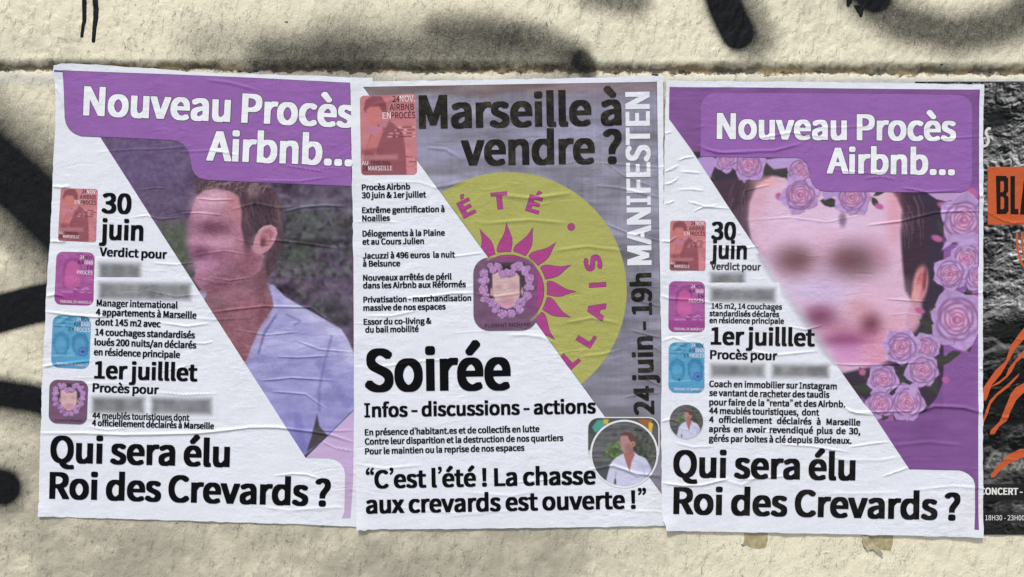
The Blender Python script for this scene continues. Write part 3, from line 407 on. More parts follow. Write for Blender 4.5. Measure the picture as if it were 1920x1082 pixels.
THIN = r'''&|661|83,42,59,70,36,113,27,153,26,202,40,260,67,305,102,342,159,385,130,460,119,516,119,570,132,620,146,646,169,671,220,702,253,710,308,711,360,699,393,678,420,641,432,598,431,540,414,493,385,453,346,415,282,364,353,273,442,188,491,268,534,380,632,380,631,365,615,316,589,254,557,193,517,132,571,97,641,68,641,57,619,-12,601,-13,551,4,449,59,408,29,367,9,324,-5,278,-12,211,-11,166,-3,110,21;166,103,210,76,264,67,326,85,375,116,283,209,205,307,154,256,138,229,129,196,135,150,144,130;239,439,308,494,330,523,339,542,344,575,337,604,323,625,298,639,269,637,243,622,226,601,214,573,210,554,214,514
-|343|35,231,36,306,296,305,295,230
.|277|79,5,67,21,60,43,63,83,78,110,94,121,115,128,152,127,185,111,198,92,204,64,201,31,186,6,169,-7,150,-12,112,-12
0|542|123,43,97,77,76,117,60,164,48,219,40,278,40,402,48,484,60,538,76,584,96,622,121,655,150,680,183,698,225,709,282,711,340,700,379,680,411,652,433,623,453,586,471,533,489,425,492,329,482,220,469,161,453,116,423,64,382,21,348,2,312,-9,281,-12,218,-9,176,5,150,20;209,92,232,77,265,68,298,77,320,92,352,135,365,167,383,248,388,302,388,402,383,455,368,525,352,567,333,595,302,622,273,632,251,631,230,623,211,611,192,590,163,529,146,447,142,301,153,213,177,137
1|542|75,0,75,81,232,84,231,585,107,587,107,650,188,671,251,699,335,699,337,83,476,81,476,1
2|542|33,0,34,61,198,216,240,264,301,348,341,432,353,502,347,544,333,578,305,608,272,625,227,631,185,620,144,596,96,553,78,554,30,600,29,611,62,644,98,672,164,702,206,710,265,711,315,704,352,691,379,675,405,653,424,629,446,583,458,513,454,458,447,427,428,373,377,283,313,201,198,81,489,83,490,1
3|542|40,61,19,82,19,92,63,147,82,147,129,107,171,85,211,73,256,70,304,82,337,102,364,135,378,183,376,212,365,246,349,270,329,288,273,313,160,327,161,400,232,407,270,417,311,439,340,471,352,509,354,539,348,562,333,591,311,611,293,621,260,630,236,631,175,614,145,595,109,566,92,566,46,618,45,630,113,680,150,696,195,708,291,710,328,703,378,684,416,654,441,621,458,572,460,511,449,463,427,425,397,395,347,367,386,351,424,327,452,297,470,266,483,221,486,185,477,129,460,88,440,60,394,21,331,-4,289,-11,208,-11,152,-1,85,27
4|542|10,190,10,256,300,698,415,699,416,270,508,266,508,190,416,188,415,0,316,0,314,190;127,269,315,270,317,561,279,496
8|542|87,49,58,85,38,137,34,187,41,229,60,276,80,305,107,334,156,370,105,419,89,444,74,480,68,508,68,547,77,592,85,610,103,640,126,664,158,685,196,701,231,708,276,710,334,703,373,690,403,672,435,640,452,611,467,561,468,498,457,455,428,404,382,355,446,304,481,248,494,183,492,137,483,105,454,58,410,21,378,6,316,-10,245,-12,182,-3,123,21;158,110,189,85,231,67,272,62,324,74,364,101,387,139,392,180,383,218,367,244,337,272,290,300,219,329,187,304,165,279,146,247,135,218,132,167,145,130;196,457,250,417,313,391,354,442,375,500,372,552,361,579,346,600,313,624,270,635,228,626,197,606,177,578,166,534,173,493
A|592|-5,0,-5,11,231,698,347,699,585,1,474,0,406,210,171,210,101,0;196,290,381,291,288,590
B|639|87,0,87,699,351,699,429,685,484,662,512,639,541,595,550,563,552,507,542,459,524,425,502,400,462,375,498,362,536,339,560,315,579,283,591,239,592,192,581,131,565,99,545,72,518,49,459,20,415,7,337,0;193,80,316,79,358,83,391,91,438,112,469,144,485,186,486,228,470,269,439,299,392,319,316,329,193,328;193,407,337,411,369,418,408,437,434,464,446,499,446,532,431,572,403,598,365,613,305,621,193,620
C|621|144,70,102,123,79,168,61,221,50,280,46,354,50,418,67,494,79,528,104,576,133,614,170,650,209,676,257,696,307,708,392,711,445,702,505,677,540,652,566,626,565,616,519,562,500,562,463,593,424,613,392,623,359,625,302,613,271,599,242,578,217,553,189,508,165,442,156,371,158,303,175,224,195,178,237,124,269,100,300,86,334,77,391,77,446,95,477,115,516,151,533,151,581,99,583,86,549,52,498,17,445,-3,389,-12,302,-9,252,3,207,22,168,48
D|669|87,0,87,699,336,697,395,685,448,666,490,641,524,611,551,578,579,526,596,473,605,423,610,358,605,281,596,230,580,179,556,132,527,93,488,58,447,33,398,15,345,4,289,0;193,82,297,83,342,92,383,109,429,144,457,178,478,220,490,259,498,310,498,394,490,445,478,483,461,519,439,548,414,572,381,593,343,608,297,617,193,617
E|574|87,0,87,699,507,699,506,617,193,616,193,411,457,409,458,327,193,324,192,86,517,83,518,0
F|539|87,0,87,699,507,699,506,617,193,616,193,394,459,393,460,312,193,309,192,1
G|670|138,78,104,122,79,170,61,222,48,295,46,344,48,402,61,473,80,528,106,577,138,617,181,655,216,677,253,692,306,706,357,711,438,707,488,693,542,665,584,629,586,619,539,562,520,562,485,591,456,608,392,625,347,623,310,613,273,597,246,578,210,539,178,482,158,399,156,312,165,259,180,212,215,151,242,123,271,102,309,86,346,77,403,76,459,91,496,114,496,282,348,285,348,366,595,367,595,67,547,29,479,1,415,-11,352,-12,275,-1,218,20,173,47
H|707|87,0,87,699,192,698,193,411,499,411,502,698,608,699,608,0,502,1,501,324,195,325,192,1
I|292|87,0,86,697,190,700,192,2
L|530|87,0,86,697,190,700,193,85,498,83,500,2
M|787|87,0,87,699,211,698,388,209,563,698,687,699,687,0,588,2,588,426,593,526,423,70,347,71,179,524,184,412,184,2
N|702|87,0,87,699,195,699,449,267,509,157,500,296,500,697,602,699,602,0,493,1,241,432,181,542,188,379,188,2
O|720|163,51,129,85,91,144,61,222,50,282,46,347,50,422,68,503,101,578,130,617,163,650,199,675,244,695,295,708,335,711,411,708,461,696,507,676,563,632,606,579,637,511,658,420,662,337,657,278,637,192,606,123,579,86,554,60,507,24,462,4,410,-9,336,-12,291,-8,243,5,204,22;234,125,271,97,326,77,371,76,409,85,444,101,473,124,500,157,531,218,544,266,552,339,550,398,532,482,515,521,494,553,451,594,414,613,381,623,335,623,291,612,262,598,235,577,211,550,176,483,156,393,156,311,163,270,175,223,192,182
P|616|87,0,87,699,356,697,430,684,494,655,520,632,539,607,554,576,563,538,566,498,563,447,554,409,539,377,519,349,495,326,466,307,428,292,342,276,193,274,192,1;193,355,276,354,341,359,384,372,417,390,445,425,460,478,453,538,432,575,393,602,344,615,303,619,193,618
R|618|87,0,87,699,363,698,437,685,499,657,523,636,542,612,557,579,565,546,568,506,561,439,540,388,507,349,465,321,416,302,586,13,587,0,471,0,301,292,195,292,192,1;193,373,308,372,346,376,381,385,419,406,447,440,462,491,455,544,434,579,398,603,348,616,193,618
S|581|50,75,37,89,37,100,90,159,107,159,156,118,198,95,237,82,291,74,350,84,390,104,414,131,427,167,423,213,408,240,387,259,340,286,171,362,132,388,100,422,77,466,68,529,80,590,106,634,132,661,186,692,219,703,277,711,328,711,382,702,429,685,481,655,511,628,512,618,467,562,449,562,408,593,367,612,322,623,284,624,244,615,208,595,183,560,178,524,191,486,225,453,438,355,480,326,508,294,531,241,536,178,526,121,495,67,445,24,394,2,341,-10,260,-12,198,-3,144,15,99,38
T|584|233,0,232,615,22,617,21,698,549,699,549,617,339,615,338,2
U|700|159,50,131,85,111,123,97,167,88,219,85,699,189,698,190,294,193,241,208,172,236,122,258,101,303,80,358,74,410,89,442,110,470,145,493,206,502,286,502,698,604,699,602,223,587,153,577,122,556,83,527,48,476,13,434,-3,385,-11,303,-11,254,-3,212,13
V|561|215,0,-8,698,102,698,277,123,450,698,556,699,553,675,335,1
È|574|87,0,87,699,507,699,506,617,193,616,193,411,457,409,458,327,193,324,192,86,517,83,518,0;158,852,157,864,205,921,225,922,372,790,374,775,337,734,318,733'''
def load(t):
    G = {}
    for ln in t.strip('\n').split('\n'):
        ch, a, cs = ln.split('|', 2); out = []
        for c in cs.split(';'):
            v = list(map(int, c.split(','))); out.append([(v[i], v[i + 1]) for i in range(0, len(v), 2)])
        G[ch] = (int(a), out)
    return G
FB, FT = load(BOLD), load(THIN)
a_, o_ = FB['I']; FB['I'] = (a_ + 90, [[(20, 0), (330, 0), (330, 100), (240, 100), (240, 600), (330, 600), (330, 700), (20, 700), (20, 600), (110, 600), (110, 100), (20, 100)][::-1]])
def text(t, x0, y0, x1, y1, cap, font=None, track=0, width=None):
    """Outlines of a line whose ink runs from (x0,y0) to (x1,y1) along its baseline (photograph pixels)."""
    font = font or FB; x = 0; G = []; track += -46 if font is FB else 0
    for ch in t:
        if ch == ' ': x += 235 + track; continue
        a, cs = font[ch]
        G.append([[(px + x, py) for px, py in c] for c in cs]); x += a + track
    mn = min(p[0] for g in G for c in g for p in c); mxx = max(p[0] for g in G for c in g for p in c)
    L = math.dist((x0, y0), (x1, y1)); ux, uy = (x1 - x0) / L, (y1 - y0) / L; kx = L / (mxx - mn); ky = cap / 700.0
    out = []
    for g in G:
        for c in g:
            q = [(x0 + ux * (px - mn) * kx + uy * py * ky, y0 + uy * (px - mn) * kx - ux * py * ky) for px, py in c]
            out.append(q)
    # make solids positive, holes negative
    flip = -1 if area(max(out, key=lambda c: abs(area(c)))) < 0 else 1
    return [c if flip > 0 else c[::-1] for c in out]
INK = (9, 9, 13)

# ================================================================ the wall
def groove_y(x): return 125.0 + 8.0 * x / 1920.0
def wall_h(x, y, clamp=True):
    """Height of the painted render in metres, towards the street."""
    g = y - groove_y(x) + 1.6 * noise2(x / 60, y * 0, 41)
    dp = 1 + .35 * noise2(x / 90, y * 0 + 2.2, 43)
    prof = np.where(g < 1, 2.6 - 5.4 * dp * smooth(-17, 1, g), 2.6 - 5.4 * dp + (5.4 * dp - 2.4) * smooth(1, 19, g))
    up = 1 - smooth(-14, -4, g)
    
    a = math.radians(25)
    u, v = x * math.cos(a) + y * math.sin(a), -x * math.sin(a) + y * math.cos(a)
    n = .8 * fbm(x / 34, y / 46, 3, 2) + .8 * fbm(u / 9, v / 17, 7, 3) * (.6 + .7 * smooth(850, 1400, x) * up) - .9 * np.maximum(0, fbm(x / 15, y / 9, 21, 3) - .10) * (.5 + .9 * (1 - smooth(60, 500, x)))
    n = n * (1 - .5 * np.exp(-((g - 0) / 8) ** 2))
    h = prof + n
    if clamp:
        under = smooth(40, 90, x) * (1 - smooth(2260, 2300, x)) * smooth(134, 146, y) * (1 - smooth(985, 1015, y))
        h = h - under * np.maximum(0, h - .7)
    return h / 1000.0
SPRAY = [  # (points, radius, softness, strength)
    ([(380, 84), (520, 96), (660, 104)], 20, 74, .46), ([(500, 104), (640, 106), (800, 98), (960, 94), (1066, 118)], 18, 46, .68), ([(620, 70), (800, 62), (960, 70)], 20, 60, .42),
    ([(820, 50), (920, 52), (1010, 68), (1080, 102)], 14, 30, .6), ([(1090, 112), (1102, 130)], 16, 12, .8),
    ([(1110, -12), (1190, 2)], 18, 40, .75),
    ([(1346, -30), (1362, 20), (1382, 62)], 27, 15, 1.2), ([(1362, 10), (1404, 74)], 26, 46, .62),
    ([(1608, -34), (1640, -6)], 26, 14, 1.2), ([(1620, -4), (1690, 42), (1790, 66), (1880, 50), (1960, 0)], 26, 44, .82), ([(1395, 0), (1425, 70)], 20, 50, .45),
    ([(-60, 268), (0, 318), (60, 372), (130, 440), (220, 520)], 44, 48, 1.12), ([(-30, 225), (60, 296), (130, 350)], 40, 66, .66), ([(-40, 330), (60, 420), (120, 470)], 60, 40, .55),
    ([(-60, 604), (0, 588), (60, 572), (200, 548)], 32, 12, 1.25), ([(-50, 738), (0, 738), (60, 748), (160, 776)], 20, 26, 1.15),
    ([(-60, 740), (120, 782)], 30, 36, .5), ([(-40, 905), (4, 915)], 28, 16, 1.25), ([(-30, 915), (6, 920)], 40, 22, .45)]
def spray_at(x, y):
    f = np.zeros(x.shape)
    for pts, r, soft, st in SPRAY:
        dm = np.full(x.shape, 1e9)
        for k in range(len(pts) - 1): dm = np.minimum(dm, seg_dist(x, y, pts[k], pts[k + 1])[0])
        f = 1 - (1 - f) * (1 - np.clip(st * (1 - smooth(r - soft * .3, r + soft, dm)), 0, 1.0))
    return f
def axis(lo, hi, step, far_lo, far_hi):
    a = list(np.arange(lo, hi + step, step)); q = step * 1.6; b = [lo]
    while b[-1] > far_lo: b.append(max(far_lo, b[-1] - q)); q *= 1.5
    q = step * 1.6; c = [a[-1]]
    while c[-1] < far_hi: c.append(min(far_hi, c[-1] + q)); q *= 1.5
    return np.array(b[:0:-1] + a + c[1:])
zpx = lambda z: 541 - (z - ZC) / S
ax_, ay_ = axis(-150, 2070, 3.2, 960 - 3.4 / S, 960 + 3.4 / S), axis(-110, 1190, 3.2, zpx(2.95), zpx(0.0))
GX, GY = np.meshgrid(ax_, ay_); nx, ny = len(ax_), len(ay_)
Hh = wall_h(GX, GY)
co = np.stack([WX(GX), -Hh, WZ(GY)], -1).reshape(-1, 3)
idx = np.arange(nx * ny).reshape(ny, nx)
F = np.stack([idx[1:, :-1], idx[1:, 1:], idx[:-1, 1:], idx[:-1, :-1]], -1).reshape(-1, 4).tolist()
nb = nx * ny
co = np.concatenate([co, [[-3.4, .3, 2.95], [3.4, .3, 2.95], [3.4, .3, 0], [-3.4, .3, 0]]])
F += [[nb + 1, nb, nb + 3, nb + 2], [nb, nb + 1] + idx[0, ::-1].tolist(), [nb + 2, nb + 3] + idx[-1].tolist(),
      [nb + 3, nb] + idx[:, 0].tolist(), [nb + 1, nb + 2] + idx[::-1, -1].tolist()]
me = bpy.data.meshes.new('plaster_wall'); me.from_pydata(co.tolist(), [], F); me.polygons.foreach_set('use_smooth', [True] * (len(F) - 5) + [False] * 5)
tone = .95 - .6 * smooth(0, 40, GY - groove_y(GX)) + smooth(150, 700, GY) * .6 * smooth(900, 1500, GX) + .3 * (1 - smooth(0, 260, GX)) * smooth(130, 200, GY) * (1 - smooth(700, 1000, GY))
tone = tone + .35 * fbm(GX / 130, GY / 90, 131, 3)
for nm, val in (('spray', spray_at(GX, GY)), ('joint', GY - groove_y(GX)), ('tone', tone)):
    at = me.attributes.new(nm, 'FLOAT', 'POINT'); at.data.foreach_set('value', np.concatenate([val.ravel(), np.zeros(4) + (val[0, 0] if nm == 'joint' else 0)]).astype(np.float32))
wall = bpy.data.objects.new('plaster_wall', me); sc.collection.objects.link(wall)
wall['label'] = 'rough cream painted wall with black spray paint and a horizontal joint'; wall['category'] = 'wall'

m = bpy.data.materials.new('painted_render'); m.use_nodes = True; nt = m.node_tree; L = nt.links.new; B = nt.nodes['Principled BSDF']
tc = node(nt, 'ShaderNodeTexCoord')
def nz(scale, detail=4, rough=.6, sx=(1, 1, 1), rot=(0, 0, 0), dist=0):
    mp = node(nt, 'ShaderNodeMapping'); mp.inputs['Scale'].default_value = sx; mp.inputs['Rotation'].default_value = rot
    n = node(nt, 'ShaderNodeTexNoise'); n.inputs['Scale'].default_value = scale; n.inputs['Detail'].default_value = detail
    n.inputs['Roughness'].default_value = rough; n.inputs['Distortion'].default_value = dist
    L(tc.outputs['Object'], mp.inputs[0]); L(mp.outputs[0], n.inputs['Vector']); return n.outputs[0]
def rng(x, a, b, c=0, e=1, interp='SMOOTHSTEP'):
    r = node(nt, 'ShaderNodeMapRange', interpolation_type=interp); r.inputs['From Min'].default_value = a; r.inputs['From Max'].default_value = b
    r.inputs['To Min'].default_value = c; r.inputs['To Max'].default_value = e; L(x, r.inputs['Value']); return r.outputs[0]
def mth(op, a, b):
    r = node(nt, 'ShaderNodeMath', operation=op)
    for i, q in enumerate((a, b)):
        if isinstance(q, (int, float)): r.inputs[i].default_value = q
        else: L(q, r.inputs[i])
    return r.outputs[0]
def mixc(f, a, b):
    r = node(nt, 'ShaderNodeMix', data_type='RGBA'); L(f, r.inputs[0])
    for i, q in ((6, a), (7, b)):
        if isinstance(q, tuple): r.inputs[i].default_value = (*q, 1)
        else: L(q, r.inputs[i])
    return r.outputs[2]
CREAM, PALE, DUST = (.45, .405, .30), (.92, .83, .60), (.48, .415, .29)  # PALE: paler upper paint, with the stronger light up there mixed into it
tn = node(nt, 'ShaderNodeAttribute', attribute_name='tone').outputs['Fac']
c = mixc(rng(mth('ADD', tn, rng(nz(30, 5), .3, .7, -.15, .15)), .1, 1.0), CREAM, PALE)
c = mixc(mth('MULTIPLY', rng(nz(26, 6, .7), .55, .78), .38), c, DUST)
c = mixc(mth('MULTIPLY', rng(nz(14, 6, .75, (1, 1, .45), dist=.6), .60, .72), .30), c, (.30, .33, .38))          # grey-blue rubbed smudges
c = mixc(mth('MULTIPLY', rng(nz(170, 3, .6, (1.6, 1, .4)), .64, .72), mth('MULTIPLY', rng(nz(11, 3), .46, .6), .75)), c, (.16, .16, .18))   # fine dark scratches
c = mixc(mth('MULTIPLY', rng(nz(230, 2, .5), .72, .78), .5), c, (.2, .17, .12))            # specks
aj = node(nt, 'ShaderNodeAttribute', attribute_name='joint').outputs['Fac']
jn = mth('ADD', aj, rng(nz(60, 4, .65, (1, 1, 1)), .3, .7, -7, 7, 'LINEAR'))
c = mixc(mth('MULTIPLY', mth('MULTIPLY', rng(jn, -15, -1), rng(jn, 3, 8, 1, 0)), .93), c, mixc(rng(nz(17, 4), .42, .6), (.085, .065, .035), (.27, .185, .075)))      # brown grime packed in the joint
c = mixc(mth('MULTIPLY', mth('MULTIPLY', rng(jn, 1, 4), rng(jn, 6, 10, 1, 0)), rng(nz(120, 4, .7, (.5, 1, 1)), .46, .6)), c, (.05, .04, .025))
c = mixc(mth('MULTIPLY', mth('MULTIPLY', rng(jn, 8, 12), rng(jn, 24, 40, 1, 0)), .55), c, (.55, .53, .47))
sp = node(nt, 'ShaderNodeAttribute', attribute_name='spray').outputs['Fac']
gr = mth('ADD', mth('MULTIPLY', mth('SUBTRACT', nz(480, 3, .8), .5), 1.15), mth('MULTIPLY', mth('SUBTRACT', nz(90, 4, .7), .5), .5))
amt = mth('MULTIPLY', mth('MULTIPLY', sp, mth('SUBTRACT', 1, sp)), 3.2)
sf = rng(mth('ADD', sp, mth('MULTIPLY', gr, amt)), .06, .97, 0, 1, 'LINEAR')
c = mixc(sf, c, (.010, .010, .011))
L(c, B.inputs['Base Color']); B.inputs['Roughness'].default_value = .6; L(rng(sf, 0, 1, .34, .12, 'LINEAR'), B.inputs['Specular IOR Level'])
prev = None
for hgt, dist in ((nz(70, 3, .5, (1.1, 1, .8)), .0018), (mth('MULTIPLY', rng(nz(105, 5, .62, (1.5, 1, .75), (0, .5, 0), .3), .57, .76, 0, -1), rng(nz(5.5, 3), .40, .62, .12, 1)), .0017),
                  (rng(nz(60, 4, .6, (1.6, 1, .5), (0, -.35, 0)), .5, .72), .0012), (nz(330, 4, .7), .0009)):
    b = node(nt, 'ShaderNodeBump'); b.inputs['Distance'].default_value = dist; L(hgt, b.inputs['Height'])
    if prev: L(prev, b.inputs['Normal'])
    prev = b.outputs[0]
L(prev, B.inputs['Normal']); me.materials.append(m)

def solid_mat(name, col, rough=.5, spec=.4):
    k = ('s', name, col)
    if k in _mats: return _mats[k]
    m = bpy.data.materials.new(name); m.use_nodes = True; b = m.node_tree.nodes['Principled BSDF']; t = m.node_tree
    n = node(t, 'ShaderNodeTexNoise'); n.inputs['Scale'].default_value = 140; n.inputs['Detail'].default_value = 4
    tcx = node(t, 'ShaderNodeTexCoord'); t.links.new(tcx.outputs['Object'], n.inputs['Vector'])
    r = node(t, 'ShaderNodeValToRGB'); r.color_ramp.elements[0].color = tuple(q * .7 for q in col) + (1,); r.color_ramp.elements[1].color = tuple(min(1, q * 1.25) for q in col) + (1,)
    r.color_ramp.elements[0].position = .3; r.color_ramp.elements[1].position = .7
    t.links.new(n.outputs[0], r.inputs[0]); t.links.new(r.outputs[0], b.inputs['Base Color'])
    b.inputs['Roughness'].default_value = rough; b.inputs['Specular IOR Level'].default_value = spec
    _mats[k] = m; return m
def wall_piece(name, poly, lift, mat, parent=None, step=2.5, dome=0.0, curl=None):
    """A thin piece lying on the wall's own relief; dome swells its middle, curl lifts it by a function of (x, y) in mm."""
    if area(poly) < 0: poly = poly[::-1]
    P, T = tri([poly], step); h = wall_h(P[:, 0], P[:, 1]) * 1000 + lift
    if dome:
        dm = np.full(len(P), 1e9)
        for k in range(len(poly)): dm = np.minimum(dm, seg_dist(P[:, 0], P[:, 1], poly[k], poly[(k + 1) % len(poly)])[0])
        h += dome * np.sqrt(np.clip(dm / max(dm.max(), .1), 0, 1))
    if curl: h += np.array([curl(x, y) for x, y in P])
    me = bpy.data.meshes.new(name); ox, oy = P.mean(0) if parent is None else (960.0, zpx(0))
    me.from_pydata(np.stack([(P[:, 0] - ox) * S, -h / 1000, -(P[:, 1] - oy) * S], 1).tolist(), [], T.tolist())
    me.polygons.foreach_set('use_smooth', [True] * len(T)); me.materials.append(mat)
    o = bpy.data.objects.new(name, me); sc.collection.objects.link(o)
    if parent is None: o.location = (WX(ox), 0, WZ(oy))
    else: o.parent = parent
    return o
BLACKP = solid_mat('black_paint', (.010, .010, .011), .6, .15)
def drip(pts, ws):
    l = [(x - q, y) for (x, y), q in zip(pts, ws)]; r = [(x + q, y) for (x, y), q in zip(pts, ws)]
    xe, ye = pts[-1]; q = ws[-1]
    tip = [(xe + q * .8, ye + q * .7), (xe, ye + q * 1.1), (xe - q * .8, ye + q * .7)]
    o = wall_piece('paint_drip', r + tip + l[::-1], .12, BLACKP, wall, 2.0, .22)
    return o
drip([(158.5, -60), (159, 0), (158.8, 20), (158.5, 40), (156, 52), (155, 60), (154, 68)], [4.6, 4.6, 4.2, 4, 3.2, 3.2, 3.2])
drip([(179.5, -60), (179, 0), (180.5, 18), (180, 34), (177.5, 55), (176.5, 70), (175.5, 77)], [5, 5, 5.2, 5, 4, 3.6, 3.6])
drip([(1368, 60), (1370, 76), (1370.5, 86)], [9, 5, 3.2]); drip([(1391, 58), (1391, 76), (1391, 86)], [9, 4.6, 3.4]); drip([(1611, 10), (1612, 22), (1613.5, 30)], [12, 6, 3])
drip([(1594, -20), (1592, 6), (1590, 11)], [8, 5, 3])

# pavement in front of the wall
me = bpy.data.meshes.new('pavement'); me.from_pydata([(-40, -40, 0), (40, -40, 0), (40, 40, 0), (-40, 40, 0)], [], [(0, 1, 2, 3)])
pav = bpy.data.objects.new('pavement', me); sc.collection.objects.link(pav); pav['kind'] = 'structure'; me.materials.append(solid_mat('pavement_stone', (.25, .24, .22), .8, .3))

# ================================================================ poster on the left
def ink_poly(pts): return [pts if area(pts) > 0 else pts[::-1]]
W_ = PW
LB = Sheet('poster', 'leftmost white and purple poster showing a smiling man in profile', 'poster', 370, 978, .0019, 61, (85, 140, 655, 960), [
    ([(76, 812), (158, 812), (230, 815), (290, 814), (372, 812), (421, 807), (470, 801), (519, 801), (585, 809), (624, 816), (660, 828)], 1.3, 3.4),
    ([(97, 349), (114, 351), (130, 349)], .9, 3), ([(93, 452), (113, 453), (124, 452)], .9, 3), ([(86, 555), (106, 552), (120, 556)], 1.1, 4), ([(85, 584), (130, 590), (180, 594), (214, 592)], 1.0, 3), ([(79, 688), (98, 684), (140, 680), (172, 676)], 1.1, 3.5),
    ([(266, 356), (290, 352), (313, 353)], .4, 2), ([(246, 408), (276, 404), (299, 411), (336, 408)], .6, 2.2), ([(288, 493), (330, 496), (362, 492)], .5, 2.2), ([(302, 605), (351, 612), (392, 606)], .8, 2.6), ([(365, 643), (385, 644), (400, 640)], .6, 2.2),
    ([(302, 696), (335, 690), (362, 682)], .4, 2), ([(292, 735), (345, 740), (405, 738)], .5, 2.2), ([(280, 545), (330, 556), (372, 552)], .5, 2.4), ([(165, 800), (200, 806), (240, 802)], .5, 2.2),
    ([(340, 400), (372, 399), (418, 403)], .6, 2.2), ([(371, 372), (400, 375), (438, 374)], .6, 2.2), ([(392, 586), (440, 580), (495, 574), (583, 576), (632, 612)], .9, 3), ([(490, 713), (520, 711), (547, 708), (625, 713)], .8, 2.6), ([(521, 669), (560, 670), (614, 667)], .7, 2.4),
    ([(511, 734), (540, 736), (573, 739), (611, 766)], .7, 2.6), ([(531, 397), (570, 388), (609, 385), (650, 387)], .9, 3.4), ([(500, 449), (560, 455), (632, 465)], .8, 3.2), ([(396, 520), (430, 526), (470, 520)], .5, 2.2), ([(360, 480), (420, 470), (470, 478)], .35, 2.2), ([(440, 618), (500, 628), (560, 622)], .5, 2.4), ([(560, 640), (600, 655), (660, 660)], .6, 2.4),
    ([(336, 285), (400, 282), (450, 291)], .5, 2.4), ([(480, 338), (560, 340), (612, 333)], .6, 2.2), ([(534, 310), (570, 316), (610, 322)], .5, 2.2), ([(390, 150), (430, 155), (480, 168)], .6, 4), ([(515, 892), (550, 888), (578, 890), (600, 898)], .8, 2.6), ([(586, 806), (630, 808), (664, 806)], .5, 2.4), ([(104, 160), (112, 175), (119, 200)], .8, 4), ([(600, 825), (630, 840), (664, 846)], .5, 2.4)], 34, lift=((103, 123, 22, 2.6), (72, 968, 26, 1.6), (84, 640, 14, 1.0), (90, 500, 16, .9), (699, 148, 20, 1.2)))
outl = [(102.6, 122.6), (108, 122), (116.7, 119), (200, 122.5), (306, 129.4), (345, 134.5), (430, 137.5), (560, 141), (699, 146.2), (699, 160), (676, 400), (672, 700), (671, 988), (560, 983), (342, 976.5), (200, 972), (71.5, 968.3),
        (73, 900), (75.2, 830), (75.8, 812), (77, 770), (80, 686), (83, 640), (85.3, 594.5), (86, 560), (88.1, 528), (92, 480), (94.2, 442.7), (96, 400), (97.3, 363), (98.3, 343), (99.9, 289.6), (102.6, 249.7), (104, 206.5), (103.2, 160), (99.9, 140)]
LB.mesh('paper', [([torn(outl, 1)], PW, 0)], step=2.6)
LB.mesh('edge_strip', [(ink_poly([(103, 132.2), (119.5, 133), (119.5, 135.6), (103, 135)]), (70, 66, 150), .22)])
z5 = zmap(340, 320, 1.932)
I = Ink(180, 250, 668, 866, 1.25, (84, 72, 90))
I.grain(26, 20, 44, 5, 3, (1, .9, 1.05)); I.grain(9, 8, 36, 15, 3, (1, .95, 1)); I.mix(1 - smooth(330, 430, I.X + .3 * (I.Y - 300)), (102, 82, 118), .55)
for cx, cy, rx, ry, col, a in ((270, 310, 95, 60, (104, 86, 124), .75), (300, 390, 60, 50, (96, 82, 108), .6), (330, 465, 40, 40, (84, 100, 72), .6), (590, 420, 50, 34, (82, 92, 80), .55), (560, 480, 40, 30, (70, 84, 66), .5), (620, 370, 70, 30, (98, 88, 108), .5), (640, 530, 50, 40, (102, 90, 112), .5), (570, 385, 60, 12, (118, 110, 136), .4), (600, 455, 80, 7, (40, 36, 42), .75), (620, 585, 50, 30, (60, 58, 64), .6), (350, 520, 50, 30, (88, 82, 92), .5)):
    I.ell(cx, cy, rx, ry, col, .7, a)
g = random.Random(77)
for k in range(420):
    x, y = g.uniform(500, 664), g.uniform(370, 600)
    if 395 < y < 520 or g.random() < .3: I.leaf(x, y, g.uniform(3, 7), g.uniform(1.5, 3), g.uniform(0, 180), g.choice(((68, 78, 64), (82, 92, 80), (52, 56, 52), (100, 104, 102), (44, 42, 48), (92, 84, 104))))
I.grain(5, 5, 16, 33, 2, (.9, 1, .9))
I.blur(np.ones(I.X.shape), 1.4)
# shirt
I.poly(z5([(50, 450), (88, 424), (108, 430), (84, 462), (80, 500)]), (176, 168, 206), 2)
shirt = z5([(300, 400), (340, 420), (380, 460), (450, 500), (540, 550), (580, 575), (602, 610), (622, 655), (632, 700), (640, 850), (530, 960), (434, 1040), (360, 920), (218, 690), (262, 620), (288, 560), (335, 490), (322, 440)])
I.poly(shirt, (152, 149, 198), 1.6); sm = I.mask(shirt, 2); keep0 = I.c.copy(); I.line(z5([(390, 475), (480, 525), (580, 590), (618, 670)]), 26, (188, 185, 216), .75, 11); I.line(z5([(300, 620), (460, 600), (560, 620)]), 34, (172, 169, 210), .55, 14); I.mix(smooth(700, 840, I.Y), (128, 122, 188), .55); I.c = keep0 + (I.c - keep0) * sm[..., None]
I.grain(38, 24, 20, 71, 3, (1, 1, .9), sm); I.grain(70, 12, 14, 77, 2, (1, 1, 1), sm)
for p, wd, col, a in (([(330, 420), (340, 500), (290, 570), (262, 640), (235, 690)], 16, (172, 166, 208), .7), ([(345, 520), (300, 590), (280, 660)], 9, (98, 92, 140), .7), ([(345, 515), (420, 530), (520, 590)], 22, (166, 162, 206), .55), ([(300, 640), (420, 660), (560, 640)], 26, (160, 156, 202), .4), ([(500, 700), (560, 780), (600, 850)], 30, (118, 114, 172), .5), ([(330, 780), (430, 800), (520, 860)], 18, (166, 160, 208), .45), ([(420, 890), (430, 960), (440, 1010)], 30, (112, 106, 174), .5), ([(545, 600), (520, 690), (498, 800), (500, 870)], 10, (106, 100, 152), .5), ([(380, 520), (430, 545), (410, 560)], 8, (110, 104, 150), .5)):
    I.line(z5(p), wd / 1.932, col, a, wd / 5)
I.poly(z5([(492, 880), (500, 925), (535, 965), (454, 1018), (472, 960)]), (70, 66, 72), 1.5)
